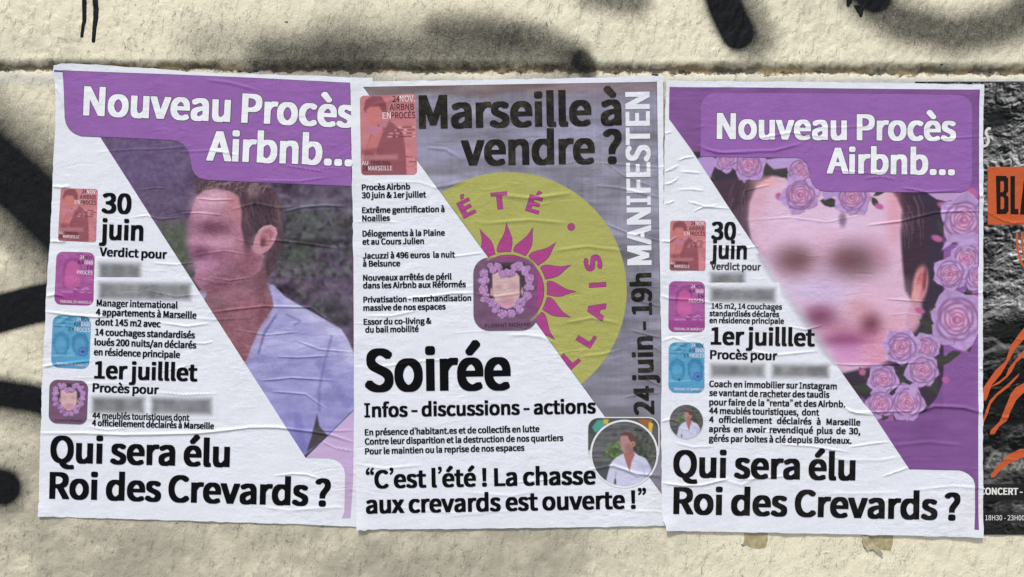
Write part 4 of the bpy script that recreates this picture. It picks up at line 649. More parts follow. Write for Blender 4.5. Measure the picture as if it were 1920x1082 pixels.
# neck, face, ear, hair
zp = zmap(300, 300, 2.885); E = lambda x, y, rx, ry, col, a=.8, soft=.7, rot=0: I.ell(*zp([(x, y)])[0], rx / 2.885, ry / 2.885, col, soft, a, rot)
I.mix(I.mask(zp([(0, 330), (150, 330), (190, 700), (120, 640), (0, 460)]), 10), (84, 90, 78), .7); I.grain(7, 6, 18, 25, 2, (.9, 1, .8), I.mask(zp([(0, 330), (150, 330), (190, 700), (0, 560)]), 8))
I.poly(zp([(196, 720), (235, 692), (268, 700), (244, 742), (236, 790)]), (162, 154, 186), 1.5)
neck = zp([(262, 690), (420, 640), (560, 540), (572, 600), (576, 665), (606, 740), (612, 796), (548, 884), (505, 980), (462, 1090), (430, 1090), (250, 800), (246, 748)])
I.poly(neck, (134, 95, 108), 2)
E(380, 720, 90, 40, (154, 106, 122)); E(545, 640, 40, 120, (110, 73, 83), .8); E(330, 850, 60, 60, (128, 85, 97)); E(420, 930, 90, 90, (140, 93, 106), .8); E(480, 800, 80, 60, (146, 92, 108), .7); E(440, 1040, 40, 70, (132, 83, 95), .8); E(560, 840, 30, 60, (116, 68, 80), .6, .7, 25)
skin = zp([(198, 195), (240, 160), (330, 148), (420, 170), (450, 300), (470, 440), (520, 480), (566, 520), (540, 600), (440, 660), (330, 706), (262, 712), (214, 694), (187, 652), (191, 602), (182, 560), (164, 522), (152, 472), (160, 420), (146, 372), (156, 330), (176, 260)])
I.poly(skin, (166, 118, 140), 1.6)
E(420, 600, 130, 62, (126, 84, 100), .85, .7, -25); E(300, 690, 100, 26, (112, 70, 86), .7, .7, -6); E(480, 540, 50, 70, (138, 88, 102), .7)
E(300, 210, 100, 46, (208, 164, 182), .9); E(230, 270, 60, 60, (196, 150, 176), .7); E(405, 250, 50, 70, (176, 118, 124), .7); E(420, 430, 70, 90, (160, 108, 126), .7); E(300, 440, 120, 34, (194, 146, 170), .8); E(195, 440, 46, 50, (184, 134, 164), .8)
E(285, 366, 80, 36, (104, 62, 82), 1, .8); E(172, 362, 24, 26, (128, 86, 112), .7); E(215, 500, 44, 36, (104, 56, 84), .95, .8); E(315, 520, 56, 30, (130, 82, 108), .8); E(235, 570, 60, 34, (182, 130, 166), .85); E(222, 640, 36, 30, (160, 106, 130), .7)
skm = np.clip(I.mask(skin, 2.5) + I.mask(neck, 2.5), 0, 1)
I.blur(I.mask(zp([(120, 320), (380, 300), (420, 480), (360, 600), (170, 600), (120, 440)]), 14), 5)
I.line(zp([(196, 640), (240, 654), (300, 672), (384, 674)]), 2.6, (104, 62, 80), .6, 1.6)
I.grain(14, 7, 12, 93, 3, (1, .85, .95), skm); I.grain(4, 3, 12, 94, 2, (1, .9, 1), skm)
hair = zp([(190, 178), (192, 108), (260, 104), (430, 108), (562, 122), (622, 168), (656, 240), (668, 330), (660, 430), (640, 520), (612, 598), (576, 640), (568, 560), (584, 500), (622, 430), (630, 384), (602, 350), (560, 358), (530, 398), (502, 412), (486, 446), (482, 486), (456, 446), (440, 366), (442, 270), (426, 196), (380, 168), (300, 152), (240, 166), (204, 190)])
I.poly(hair, (80, 60, 70), 1.8); hm = I.mask(hair, 1.3)
g = random.Random(4); keep = I.c.copy()
for k in range(150):
    if k < 60: x, y = g.uniform(190, 560), g.uniform(100, 150); p = [(x, y + 50), (x + g.uniform(4, 22), y + 14), (x + g.uniform(30, 70), y + g.uniform(-12, 26))]; c_ = g.choice(((152, 126, 128), (124, 98, 104), (64, 46, 54), (168, 142, 142)))
    else: x, y = g.uniform(430, 650), g.uniform(150, 380); L_ = g.uniform(40, 110); p = [(x - 14, y), (x + g.uniform(-6, 16), y + L_ * .5), (x + g.uniform(-10, 30), y + L_)]; c_ = g.choice(((108, 84, 92), (58, 42, 52), (52, 38, 48), (124, 98, 106), (92, 70, 80)))
    I.line(zp(p), 1.3, c_, .55, .9)
E(560, 300, 60, 90, (54, 40, 50), .45, .8); E(640, 300, 18, 110, (112, 90, 100), .4, .7); E(505, 170, 34, 34, (150, 122, 124), .5, .8)
I.grain(3, 7, 14, 91, 2, (1, .9, .9), hm); I.c = keep + (I.c - keep) * hm[..., None]; I.blur(np.clip(I.mask(hair, 3) * (1 - I.mask(hair, 3)) * 4, 0, 1), 1)
E(474, 470, 22, 50, (96, 66, 78), .7)
I.poly(zp([(500, 480), (512, 420), (534, 380), (560, 358), (600, 350), (628, 366), (636, 396), (622, 440), (592, 484), (556, 508), (520, 508)]), (182, 130, 144), 1.4)
I.poly(zp([(548, 470), (540, 420), (560, 382), (592, 372), (614, 392), (604, 430), (580, 466)]), (148, 94, 106), 2.4, .9); E(556, 446, 14, 22, (100, 58, 70), .9, .6, 10); I.line(zp([(556, 400), (584, 404), (588, 440)]), 2.4, (186, 134, 146), .8, 1.2); I.line(zp([(536, 384), (562, 362), (600, 356), (624, 376), (628, 400)]), 2.2, (206, 160, 172), .8, 1.1); E(540, 490, 20, 14, (188, 136, 150), .8)
I.grain(2.6, 2.6, 5, 99, 1)
LB.mesh('photo_print', [(ink_poly([(186.5, 255), (662, 262), (663.5, 770), (573, 858.5)]), None, .2)], step=1.5, ink=I, label='print of a man in a pale blue shirt turned in profile')
LB.mesh('lavender_panel', [(ink_poly([(573, 858.5), (663.5, 770), (662, 900), (657, 971.6), (640.7, 971.6), (645.6, 960), (647, 890), (645, 878), (638, 868), (628, 862), (617, 859.6)]), (190, 165, 204), .2)])
pan = [(119, 133), (300, 139.5), (480, 147), (656, 156), (659, 349)]
pan += [(385, 337), (374, 333.5), (366, 327), (361, 318), (358.5, 306), (356, 292), (352, 281), (344, 271), (334, 265), (321, 262.6), (240, 258.5), (152, 254.8), (140, 250), (131, 243), (125, 233), (122, 220), (121, 180)]
LB.mesh('title_panel', [(ink_poly(offset(pan, .8)), (86, 70, 100), .35), (ink_poly(pan), (143, 96, 165, .09), .45)])
def title(sh, t, x0, y0, x1, y1, cap, clipx=None):
    P = text(t, x0, y0, x1, y1, cap)
    if clipx: P = [q for q in (clip(p, (clipx, 0), (clipx, 2000)) if False else [(min(x, clipx), y) for x, y in p] for p in P)]
    o = sh.mesh('title_text', [(P, (228, 229, 236), .8)])
    sh.mesh('letter_outline', [([offset_signed(p, 1.1) for p in P], (72, 66, 62), .62)], parent=o)
def lines(sh, rows, off=.5, col=INK):
    for t, x0, y0, x1, y1, cap in rows: sh.mesh('text_line', [(text(t, x0, y0, x1, y1, cap), col, off)])
title(LB, 'Nouveau Procès', 156, 216.5, 663, 239.8, 55, 660); title(LB, 'Airbnb...', 387.4, 301.2, 661, 311.5, 56, 660)
lines(LB, [('30', 190.4, 399.6, 246, 401.4, 38), ('juin', 186, 449, 268.6, 452, 38.5), ('Verdict pour', 186.4, 480, 313, 485.4, 16.5),
    ('Manager international', 181.2, 574, 333.3, 578.6, 12.6), ('4 appartements à Marseille', 179.8, 591.2, 368.4, 597.6, 12.8), ('dont 145 m2 avec', 178.7, 609.8, 301.3, 613.8, 12.8), ('14 couchages standardisés', 178.4, 628.8, 365.6, 634.6, 12.8), ('loués 200 nuits/an déclarés', 177, 647.4, 368, 653.4, 12.8), ('en résidence principale', 175.9, 666, 337.5, 671.4, 12.8),
    ('1er juilllet', 176.5, 709.7, 370.1, 715.2, 33), ('Procès pour', 173.5, 735.2, 297.8, 739.4, 17), ('44 meublés touristiques dont', 173.3, 785, 355.2, 789.2, 12), ('4 officiellement déclairés à Marseille', 172.5, 798.6, 401.2, 804.8, 12),
    ('Qui sera élu', 94, 867.2, 430.7, 875.8, 50.5), ('Roi des Crevards ?', 92.2, 935, 619.4, 949.4, 50.5)])
def smear(sh, x0, y0, x1, y1, seed, slope=.02, words=None):
    off = .14 + .05 * (seed % 3)
    """A name made unreadable: a soft grey bar printed on the white paper."""
    I = Ink(x0 - 16, y0 - 16, x1 + 16, y1 + 22, 1.6, PW)
    for a, b in words or [(x0, x1)]:
        I.poly([(a, y0 + slope * (a - x0)), (b, y0 + slope * (b - x0)), (b, y1 + slope * (b - x0)), (a, y1 + slope * (a - x0))], (122, 122, 126), 7.5, .95)
    I.grain(16, 30, 26, seed, 2, (1, 1, 1), 1 - smooth(120, 200, I.c[..., 0]))
    sh.mesh('blurred_name', [(ink_poly(rrect(x0 - 10, y0 - 10, x1 + 10, y1 + 13, 4)), None, off)], ink=I, step=3)
smear(LB, 186, 493, 263, 525, 3); smear(LB, 186, 530, 357, 561, 4, .012); smear(LB, 173, 745, 398, 774, 5, .012, [(174, 270), (285, 396)])

# ---- the small printed pictures shared by the posters
def caption(sh, th, rows, off=.55):
    """rows: text, x0, y0, x1, y1, cap, colour."""
    for t, x0, y0, x1, y1, cap, col in rows:
        sh.mesh('caption', [(text(t, x0, y0, x1, y1, cap, FT), col, off)], parent=th, step=4)
DK, LT = (66, 34, 42), (226, 214, 222)
class Q:        # maps thumbnail coordinates 0..100 x 0..145 into the quad
    def __init__(s, tl, tr, br, bl): s.q = (tl, tr, br, bl)
    def __call__(s, x, y):
        u, v = x / 100, y / 145; tl, tr, br, bl = s.q
        return tuple((1 - v) * ((1 - u) * tl[i] + u * tr[i]) + v * ((1 - u) * bl[i] + u * br[i]) for i in (0, 1))
    def p(s, pts): return [s(x, y) for x, y in pts]
    def k(s): return math.dist(s.q[0], s.q[1]) / 100
def thumb_ink(q, base):
    xs = [p[0] for p in q.q]; ys = [p[1] for p in q.q]
    return Ink(min(xs) - 3, min(ys) - 3, max(xs) + 3, max(ys) + 3, .8 if q.k() > .9 else .7, base)
def capt(sh, th, q, rows):
    k = q.k(); caption(sh, th, [(t, *q(x0, y), *q(x1, y), cap * k, c) for t, x0, x1, y, cap, c in rows])
def thumb_red(sh, tl, tr, br, bl):
    q = Q(tl, tr, br, bl); k = q.k(); I = thumb_ink(q, (186, 120, 126)); I.grain(30 * k, 20 * k, 10, 3)
    I.poly(q.p([(6, 110), (18, 72), (32, 60), (30, 52), (45, 60), (52, 46), (62, 55), (76, 70), (80, 100), (82, 150), (0, 150)]), (142, 82, 92), 1.2)
    I.poly(q.p([(10, 98), (20, 70), (30, 66), (42, 62), (30, 95), (28, 110)]), (186, 114, 116), 1.4)
    I.poly(q.p([(14, 62), (20, 54), (28, 62), (44, 46), (46, 52), (30, 74), (22, 72)]), (184, 120, 142), .9)
    I.poly(q.p([(6, 26), (10, 8), (22, 1), (38, 2), (46, 14), (48, 30), (40, 36), (34, 22), (16, 24), (11, 32)]), (134, 76, 84), 1.4)
    I.poly(q.p([(11, 26), (18, 20), (34, 20), (40, 32), (38, 46), (28, 56), (18, 50), (12, 38)]), (190, 114, 114), 1.8)
    I.ell(*q(25, 36), 11 * k, 12 * k, (192, 118, 118), .6, .8)
    I.poly(q.p([(80, 92), (98, 116), (98, 145), (82, 145)]), (196, 128, 134), 1)
    for i, (y, x0, x1) in enumerate(((59, 68, 97), (64, 62, 96), (70, 52, 97), (76, 49, 97))):
        g = random.Random(i); x = x0
        while x < x1:
            wd = g.uniform(2, 7); I.line(q.p([(x, y), (min(x + wd, x1), y)]), 2.2 * k, (112, 52, 62) if g.random() < .5 else (216, 172, 180), .75, .6); x += wd + 1
    I.poly(q.p([(2, 98), (40, 96), (40, 106), (2, 108)]), (136, 74, 84), 3, .7); I.poly(q.p([(2, 110), (66, 108), (66, 117), (2, 118)]), (196, 140, 146), 3, .55)
    if k > .9:
        for i in range(2): I.line(q.p([(80 + 6 * i, 113 + 9 * i), (92 + 6 * i, 113 + 9 * i)]), 1.8 * k, (112, 52, 62), .7, .6)
        I.line([q(88 + 11 * math.cos(t), 120 + 11 * math.sin(t)) for t in [i * .4 for i in range(17)]], .9, (130, 66, 74), .6, .5); I.line(q.p([(93, 131), (98, 137)]), .9, (130, 66, 74), .6, .5)
    th = sh.mesh('thumbnail', [(ink_poly(quad_rr(tl, tr, br, bl, 7 * k * 1.0)), None, .35)], ink=I, step=1.6, label='red tinted thumbnail of a man in a suit jacket')
    capt(sh, th, q, [('24', 58, 71, 13, 10.5, DK), ('NOV.', 71, 98, 13, 10.5, LT), ('AIRBNB', 53, 96, 28, 11, DK), ('EN', 40, 55, 43, 11, LT), ('PROCÈS', 55, 98, 43, 11, DK),
        ('AU', 2, 13, 127, 7.5, LT), ('TRIBUNAL', 17, 54, 127, 7.5, DK), ('DE', 3, 13, 137, 8, DK), ('MARSEILLE', 13, 56, 137, 8, LT)])
def thumb_pink(sh, tl, tr, br, bl):
    q = Q(tl, tr, br, bl); k = q.k(); I = thumb_ink(q, (162, 90, 150)); I.grain(24 * k, 16 * k, 14, 5)
    I.poly(q.p([(18, 52), (22, 24), (38, 12), (58, 16), (66, 36), (66, 100), (20, 100)]), (142, 74, 134), 1.6)
    I.poly(q.p([(24, 50), (30, 30), (44, 22), (58, 30), (66, 56), (66, 92), (40, 104), (24, 92)]), (182, 92, 150), 2.4); I.ell(*q(40, 74), 20 * k, 10 * k, (188, 100, 156), .6, .8)
    for i in range(6): I.line(q.p([(4, 12 + 5 * i), (16 + 4 * (i % 3), 9 + 5 * i)]), 1.4, (128, 52, 128), .7, .6)
    g = random.Random(8)
    for i in range(16): x, y = g.uniform(48, 92), g.choice((98, 102, 106, 110)); I.line(q.p([(x, y), (x + g.uniform(3, 9), y)]), 1.6 * k + .3, (212, 160, 206) if i % 3 else (112, 44, 110), .8, .5)
    I.poly(q.p([(0, 112), (100, 112), (100, 150), (0, 150)]), (142, 58, 128), 2, .6); I.poly(q.p([(16, 108), (46, 108), (46, 113), (16, 113)]), (204, 150, 200), 1.5, .5)
    th = sh.mesh('thumbnail', [(ink_poly(offset(quad_rr(tl, tr, br, bl, 16 * k), .7)), (120, 84, 112), .32), (ink_poly(quad_rr(tl, tr, br, bl, 16 * k)), None, .42)], ink=I, step=1.6, label='magenta tinted thumbnail of a face with white and dark capitals')
    capt(sh, th, q, [('24', 62, 74, 18, 10, LT), ('NOV.', 74, 99, 18, 10, DK), ('AIR', 56, 75, 32, 10, DK), ('BNB', 75, 97, 32, 10, LT), ('EN', 82, 97, 46, 10, DK), ('PROCÈS', 56, 97, 60, 10, LT), ('TRIBUNAL DE MARSEILLE', 14, 97, 141, 7, LT)])
def thumb_blue(sh, tl, tr, br, bl, alt=False):
    q = Q(tl, tr, br, bl); k = q.k(); I = thumb_ink(q, (92, 156, 192)); I.grain(26 * k, 18 * k, 12, 7)
    g = random.Random(12)
    for i in range(26): x, y = g.uniform(2, 46), g.choice((5, 9, 13, 18, 22, 27, 32)); I.line(q.p([(x, y), (x + g.uniform(5, 14), y)]), 2.2 * k + .3, g.choice(((58, 112, 150), (128, 186, 214), (52, 96, 132))), .8, .6)
    I.poly(q.p([(2, 80), (6, 54), (24, 44), (44, 58), (48, 82), (38, 112), (16, 114)]), (66, 128, 168), 2); I.ell(*q(24, 82), 15 * k, 21 * k, (94, 160, 196), .3, .8)
    I.poly(q.p([(52, 62), (66, 46), (88, 48), (98, 70), (94, 106), (64, 108), (54, 90)]), (62, 122, 164), 2); I.ell(*q(74, 82), 15 * k, 22 * k, (90, 152, 190), .3, .8)
    I.line(q.p([(16, 92), (24, 96), (34, 91)]), 1.4, (60, 116, 152), .6, .8); I.poly(q.p([(0, 112), (100, 108), (100, 150), (0, 150)]), (78, 146, 188), 3, .7); I.line(q.p([(4, 112), (60, 110)]), 3.2, (140, 194, 218), .6, 1.5)
    I.ell(*q(82, 98), 13 * k, 13 * k, (74, 104, 170), .15); I.ell(*q(82, 98), 9 * k, 9 * k, (84, 132, 182), .2); I.ell(*q(82, 98), 5 * k, 4 * k, (48, 82, 140), .3)
    th = sh.mesh('thumbnail', [(ink_poly(quad_rr(tl, tr, br, bl, 20 * k)), None, .38)], ink=I, step=1.6, label='blue tinted thumbnail of two heads with capitals above')
    D2 = (34, 62, 92)
    r = [('24', 63, 75, 13, 10, LT), ('NOV', 75, 97, 13, 10, D2), ('AIR', 56, 75, 28, 10.5, D2), ('BNB', 75, 98, 28, 10.5, LT), ('EN', 43, 58, 43, 10.5, D2), ('PROCES', 58, 99, 43, 10.5, LT), ('TRIBUNAL DE MARSEILLE', 14, 97, 138, 7, LT)]
    if alt: r.append(('&', 26, 33, 111, 7, D2))
    capt(sh, th, q, r)
HEART = [(245, 285, 45), (330, 190, 30), (425, 205, 42), (365, 245, 36), (480, 290, 40), (540, 280, 42), (600, 290, 36), (690, 200, 50), (630, 215, 36), (800, 230, 30), (750, 235, 28), (770, 285, 36), (825, 360, 48), (820, 440, 30), (795, 475, 32), (855, 475, 28), (800, 575, 48), (740, 640, 35), (735, 675, 32), (690, 640, 30), (660, 700, 30), (700, 750, 40), (595, 800, 46), (485, 800, 48), (420, 750, 30), (380, 750, 32), (415, 695, 30), (350, 660, 48), (300, 620, 26), (240, 615, 30), (275, 570, 36), (245, 490, 50), (215, 375, 28), (275, 370, 34), (245, 410, 26)]
def thumb_heart(sh, tl, tr, br, bl, radius, name, shade=None):
    # source crop 115..930 x 85..1010
    def M(x, y):
        u, v = (x - 115) / 815, (y - 85) / 925
        return tuple((1 - v) * ((1 - u) * tl[i] + u * tr[i]) + v * ((1 - u) * bl[i] + u * br[i]) for i in (0, 1))
    k = math.dist(tl, tr) / 815; xs = [p[0] for p in (tl, tr, br, bl)]; ys = [p[1] for p in (tl, tr, br, bl)]
    I = Ink(min(xs) - 3, min(ys) - 3, max(xs) + 3, max(ys) + 3, .75, (112, 82, 108))
    I.grain(20, 9, 8, 4)
    if shade: shade(I)
    I.poly([M(*p) for p in ((300, 150), (770, 150), (780, 560), (740, 720), (600, 810), (460, 810), (330, 720), (290, 560))], (64, 52, 62), 1.5, .85)
    I.poly([M(*p) for p in ((355, 300), (420, 270), (540, 330), (660, 280), (700, 330), (705, 560), (660, 690), (540, 740), (420, 690), (360, 560))], (200, 168, 170), 1.6)
    I.ell(*M(540, 640), 95 * k, 60 * k, (180, 132, 142), .7, .8); I.ell(*M(440, 460), 50 * k, 36 * k, (176, 142, 148), .8, .7); I.ell(*M(620, 450), 60 * k, 36 * k, (178, 134, 148), .8, .7); I.ell(*M(540, 690), 90 * k, 40 * k, (196, 142, 172), .7, .8)
    for x in (345, 735): I.ell(*M(x, 520), 16 * k, 55 * k, (196, 148, 146), .3, .9)
    I.line([M(490, 200), M(540, 225), M(600, 205)], 5 * k * 8, (58, 40, 44), .9, 1.5)
    g = random.Random(2)
    for x, y, r in HEART:
        a = g.uniform(0, 360); I.leaf(*M(x + 40 * math.cos(a), y + 40 * math.sin(a)), 30 * k, 16 * k, a, (70, 66, 62))
    for i, (x, y, r) in enumerate(HEART): I.rose(*M(x, y), r * k * 1.08, i, (190, 150, 206), (150, 92, 156))
    R = quad_rr(tl, tr, br, bl, radius)
    th = sh.mesh('thumbnail', [(ink_poly(R), None, .62)], ink=I, step=1.5, label='purple thumbnail with a blurred face in a heart of roses')
    x0, y0 = M(262, 968); x1, y1 = M(828, 958)
    caption(sh, th, [(name, x0, y0, x1, y1, 44 * k, (58, 38, 54))], .8)
thumb_red(LB, (114, 352.6), (183, 354.5), (180, 454), (108.6, 451)); thumb_pink(LB, (107.4, 472.3), (177, 474.4), (174.2, 572.4), (102.6, 570)); thumb_blue(LB, (99.3, 590.6), (170.6, 593.3), (167.1, 692), (95.6, 688.5))
thumb_heart(LB, (93.4, 711.5), (165.6, 714), (163, 796), (91.2, 793), 15, 'FLORENT RICHARD')

# ================================================================ poster in the middle
MB = Sheet('poster', 'middle white and grey poster with a lime sun, overlapping the man poster', 'poster', 955, 990, .0026, 62, (680, 170, 1235, 970), [
    ([(842, 482), (875, 478), (905, 474)], .6, 2.2), ([(765, 559), (805, 556), (847, 550), (888, 549)], 1.1, 3), ([(690, 592), (735, 592), (782, 582)], .6, 3), ([(665, 416), (700, 414), (748, 417)], .5, 3), ([(800, 277), (835, 280), (862, 296)], .7, 4), ([(812, 352), (840, 348), (870, 340)], .8, 5), ([(1118, 348), (1160, 352), (1200, 362), (1236, 370)], .7, 3), ([(1138, 420), (1179, 438), (1244, 453)], .7, 2.6),
    ([(1183, 619), (1210, 626), (1240, 633)], .7, 2.4), ([(1180, 556), (1205, 566), (1240, 575)], .6, 2.4), ([(1196, 700), (1215, 712), (1240, 724)], .7, 2.6), ([(1170, 745), (1200, 738), (1240, 736)], .6, 3), ([(930, 365), (1000, 372), (1070, 362)], .8, 5), ([(900, 420), (990, 412), (1060, 418)], .6, 4), ([(1040, 470), (1100, 462), (1170, 470)], .6, 4), ([(1060, 605), (1110, 596), (1160, 606)], .6, 4), ([(1090, 668), (1130, 664), (1165, 655)], .6, 4),
    ([(888, 551), (930, 556), (985, 548)], .5, 3), ([(690, 690), (740, 684), (800, 676), (860, 672)], .5, 2.6), ([(1010, 762), (1060, 758), (1120, 760)], .4, 3), ([(1105, 880), (1150, 872), (1195, 888), (1240, 892)], .9, 4), ([(668, 870), (720, 878), (790, 872)], .5, 3.4), ([(960, 905), (1030, 898), (1100, 902)], .5, 3), ([(740, 950), (850, 962), (960, 958)], .3, 3), ([(1212, 640), (1225, 650), (1240, 660)], .6, 2.4), ([(1130, 300), (1170, 330), (1230, 352)], .4, 3), ([(690, 200), (760, 182), (830, 178)], .4, 6)], 46, lift=((670, 994, 24, 2.6), (1243, 143, 24, 1.8), (658, 156, 20, 1.4), (664, 640, 16, .8), (664, 470, 20, .7)))
outl = [(657.5, 153), (760, 151.5), (900, 150.6), (1050, 147), (1242.8, 143), (1244, 301), (1245, 437), (1245, 800), (1246.5, 985), (1150, 987.5), (1000, 989.5), (820, 991.5), (690, 992.5), (683, 995), (676, 993), (669.2, 995), (668, 920), (666.7, 839), (665.4, 740), (664.6, 651), (663, 520), (661, 380), (658.8, 260)]
MB.mesh('paper', [([torn(outl, 2)], PW, 0)], step=2.6)
D0, D1 = (682.4, 163.8), (1240, 925)
gray = [(682.4, 163.8), (860, 161), (1050, 157.5), (1230.5, 154.6), (1233, 300), (1235.6, 472), (1239, 640), (1240, 925)]
I = Ink(676, 150, 1246, 930, 2.0, (132, 129, 145))
I.grain(120, 26, 22, 8, 3, (.9, .95, 1.15)); I.grain(40, 30, 12, 18, 3); I.grain(5, 60, 5, 28, 1); I.grain(60, 4, 6, 38, 1)
I.mix(1 - smooth(160, 190, I.Y + 10 * noise2(I.X / 40, I.Y / 12, 9)), (118, 98, 94), .8); I.mix(smooth(250, 330, I.Y + .3 * I.X - 200) * (1 - smooth(330, 420, I.Y + .3 * I.X - 200)), (150, 148, 176), .35); I.mix(smooth(480, 760, I.Y), (122, 120, 132), .6)
st_ = np.clip(fbm(I.X / 90, I.Y / 16, 58, 4) * 2.2, -1, 1); I.c += (st_ * 13)[..., None] * np.array([.9, .95, 1.25])
I.c *= (1 + .03 * np.sin(I.X * 1.9))[..., None]
MB.mesh('grey_panel', [(ink_poly(offset(gray, .8)), (74, 70, 76), .12), (ink_poly(gray), None, .2)], ink=I, step=2.4)
CX, CY = 953.0, 545.0
MAG, MAGO, LIME = (164, 66, 130, .08), (108, 46, 88), (166, 165, 94, .09)
def cl(p): return clip(p, D1, D0) if sum((D0[0] - D1[0]) * (y - D1[1]) - (D0[1] - D1[1]) * (x - D1[0]) for x, y in p) < 0 or True else p
def keep_right(p):             # the art is cut off along the slanting edge of the grey panel
    q = clip(p, D0, D1); return q
sun_d = MB.mesh('sun_emblem', [(ink_poly(keep_right(circle(CX, CY, 222, 110))), LIME, .32)], step=2.8, label='lime disc cut off along a slanting edge')
MB.mesh('sun_centre', [(ink_poly(keep_right(circle(CX, CY, 67.5, 60))), MAGO, .4), (ink_poly(keep_right(circle(CX, CY, 66.5, 60))), MAG, .48)], parent=sun_d)
tips = [math.degrees(math.atan2(y - 576, x - 359.7)) for x, y in ((235, 298), (355, 278), (472, 298), (570, 368), (637, 466), (658, 583), (635, 698), (565, 798))]
for a in tips:
    P = [(298, 0), (282, -.8), (266, -1.6), (250, -3.2), (233, -6.4), (218, -10), (203, -13.9), (190, -16), (179, -16.8), (174, -15), (173, -5), (172, 6), (190, 6.8), (211, 7.2), (230, 6.6), (246, 4.8), (264, 2.6), (282, .9)]
    P = [(CX + r / 2.351 * math.cos(math.radians(a + t * .84 - .6)), CY + r / 2.351 * math.sin(math.radians(a + t * .84 - .6))) for r, t in P]
    q, q2 = keep_right(P), keep_right(offset(P, .8))
    if len(q) > 2: MB.mesh('flame', [(ink_poly(q2), MAGO, .4), (ink_poly(q), MAG, .48)], parent=sun_d)
def round_letter(ch, x, y, inward):
    cx, cy = 800 + x / 2.351, 300 + y / 2.351; rx, ry = cx - CX, cy - CY; l = math.hypot(rx, ry); ux, uy = rx / l, ry / l
    if inward: ux, uy = -ux, -uy
    rxv, ryv = -uy, ux      # reading direction for a letter whose top points along (ux, uy)
    base = ch.replace('É', 'E'); a, cs = FB['L' if ch == 'L' else base]
    if base == 'I': cs = [[(60, 0), (200, 0), (200, 700), (60, 700)]]
    xs = [p[0] for c in cs for p in c]; mx = (min(xs) + max(xs)) / 2; k = 30 / 700
    out = [[(cx + rxv * (px - mx) * k * 1.12 + ux * (py - 350) * k, cy + ryv * (px - mx) * k * 1.12 + uy * (py - 350) * k) for px, py in c] for c in cs]
    if ch == 'É':
        acc = [(-20, 800), (60, 800), (150, 930), (30, 950)]
        out.append([(cx + rxv * px * k + ux * (py - 350) * k, cy + ryv * px * k + uy * (py - 350) * k) for px, py in acc])
    big = max(out, key=lambda c: abs(area(c)))
    out = [c if area(big) > 0 else c[::-1] for c in out]
    if ch == 'É' and area(out[-1]) < 0: out[-1] = out[-1][::-1]
    out = [keep_right(offset_signed(c, .5)) for c in out]; out = [c for c in out if len(c) > 2]
    MB.mesh('sun_letter', [([offset_signed(c, .8) for c in out], MAGO, .4), (out, MAG, .48)], parent=sun_d)
for ch, x, y, inw in (('É', 175, 212, 0), ('T', 321, 180, 0), ('É', 474, 196, 0), ('S', 733, 455, 1), ('I', 753, 551, 1), ('A', 747, 664, 1), ('L', 703, 787, 1), ('L', 633, 877, 1)): round_letter(ch, x, y, inw)
MB.mesh('sun_letter', [([circle(800 + 637 / 2.351, 300 + 295 / 2.351, 7.2, 20)], MAGO, .4), ([circle(800 + 637 / 2.351, 300 + 295 / 2.351, 6.4, 20)], MAG, .48)], parent=sun_d)
DG = (30, 28, 27, .34)
lines(MB, [('Marseille à', 785.9, 242, 1165.6, 235, 63), ('vendre ?', 864.9, 311, 1166.2, 306.8, 63), ('24 juin - 19h', 1227, 777, 1221, 511.4, 38.5)], .6, DG)
MB.mesh('title_text', [(text('MANIFESTEN', 1221.5, 497, 1217.5, 172.5, 45.5), (222, 223, 232), .6)])
lines(MB, [('Procès Airbnb', 678.6, 357, 769.2, 355.4, 11.2), ('30 juin & 1er juillet', 678.6, 372, 799.2, 370.3, 11.2), ('Extrême gentrification à', 679.1, 399.8, 833.9, 397.7, 11.2), ('Noailles', 679.4, 415.2, 731.3, 414, 11.2),
    ('Délogements à la Plaine', 679.8, 443.8, 834.3, 442, 11.4), ('et au Cours Julien', 679.8, 459, 795.2, 457.6, 11.4), ('Jacuzzi à 496 euros  la nuit', 680.5, 485.4, 853.3, 482.8, 11.4), ('à Belsunce', 680.5, 500.1, 750.5, 499.3, 11.4),
    ('Nouveaux arrêtés de péril', 681, 526.5, 847, 524.2, 11.4), ('dans les Airbnb aux Réformés', 681, 541, 873.7, 538.6, 11.4), ('Privatisation - marchandisation', 681.5, 567.6, 883.6, 564.1, 11.4), ('massive de nos espaces', 681.5, 583, 835.8, 580.2, 11.4),
    ('Essor du co-living &', 682, 609, 808.9, 606.9, 11.4), ('du bail mobilité', 685.1, 623.8, 785.3, 622.1, 11.4),
    ('Soirée', 684.7, 734.5, 958, 730.8, 80), ('Infos - discussions - actions', 683.4, 782.6, 1117.2, 775, 27), ('En présence d’habitant.es et de collectifs en lutte', 684.3, 816.4, 1011.5, 809.7, 12), ('Contre leur disparition et la destruction de nos quartiers', 684.3, 833.6, 1056.2, 826.4, 12),
    ('Pour le maintien ou la reprise de nos espaces', 684.7, 852, 983.5, 844.8, 12), ('“C’est l’été ! La chasse', 686.4, 915.8, 1117.2, 907.9, 34), ('aux crevards est ouverte !”', 686.4, 962.8, 1212, 953, 34)])
thumb_red(MB, (675, 180), (780.3, 177), (782, 327.5), (677.2, 328.3))
def heart_shade(I):            # the sun shows through the translucent square
    I.poly(keep_right(circle(CX, CY, 67, 60)), (132, 74, 118), .8, .8)
    I.line([(CX + 70 * math.cos(t), CY + 70 * math.sin(t)) for t in [i * .06 - 2.1 for i in range(60)] if -2.1 <= i <= 3] if False else [(CX + 70 * math.cos(t), CY + 70 * math.sin(t)) for t in np.arange(-2.15, .95, .06)], 4.6, (146, 140, 96), .85, .8)
    I.grain(14, 8, 6, 3)
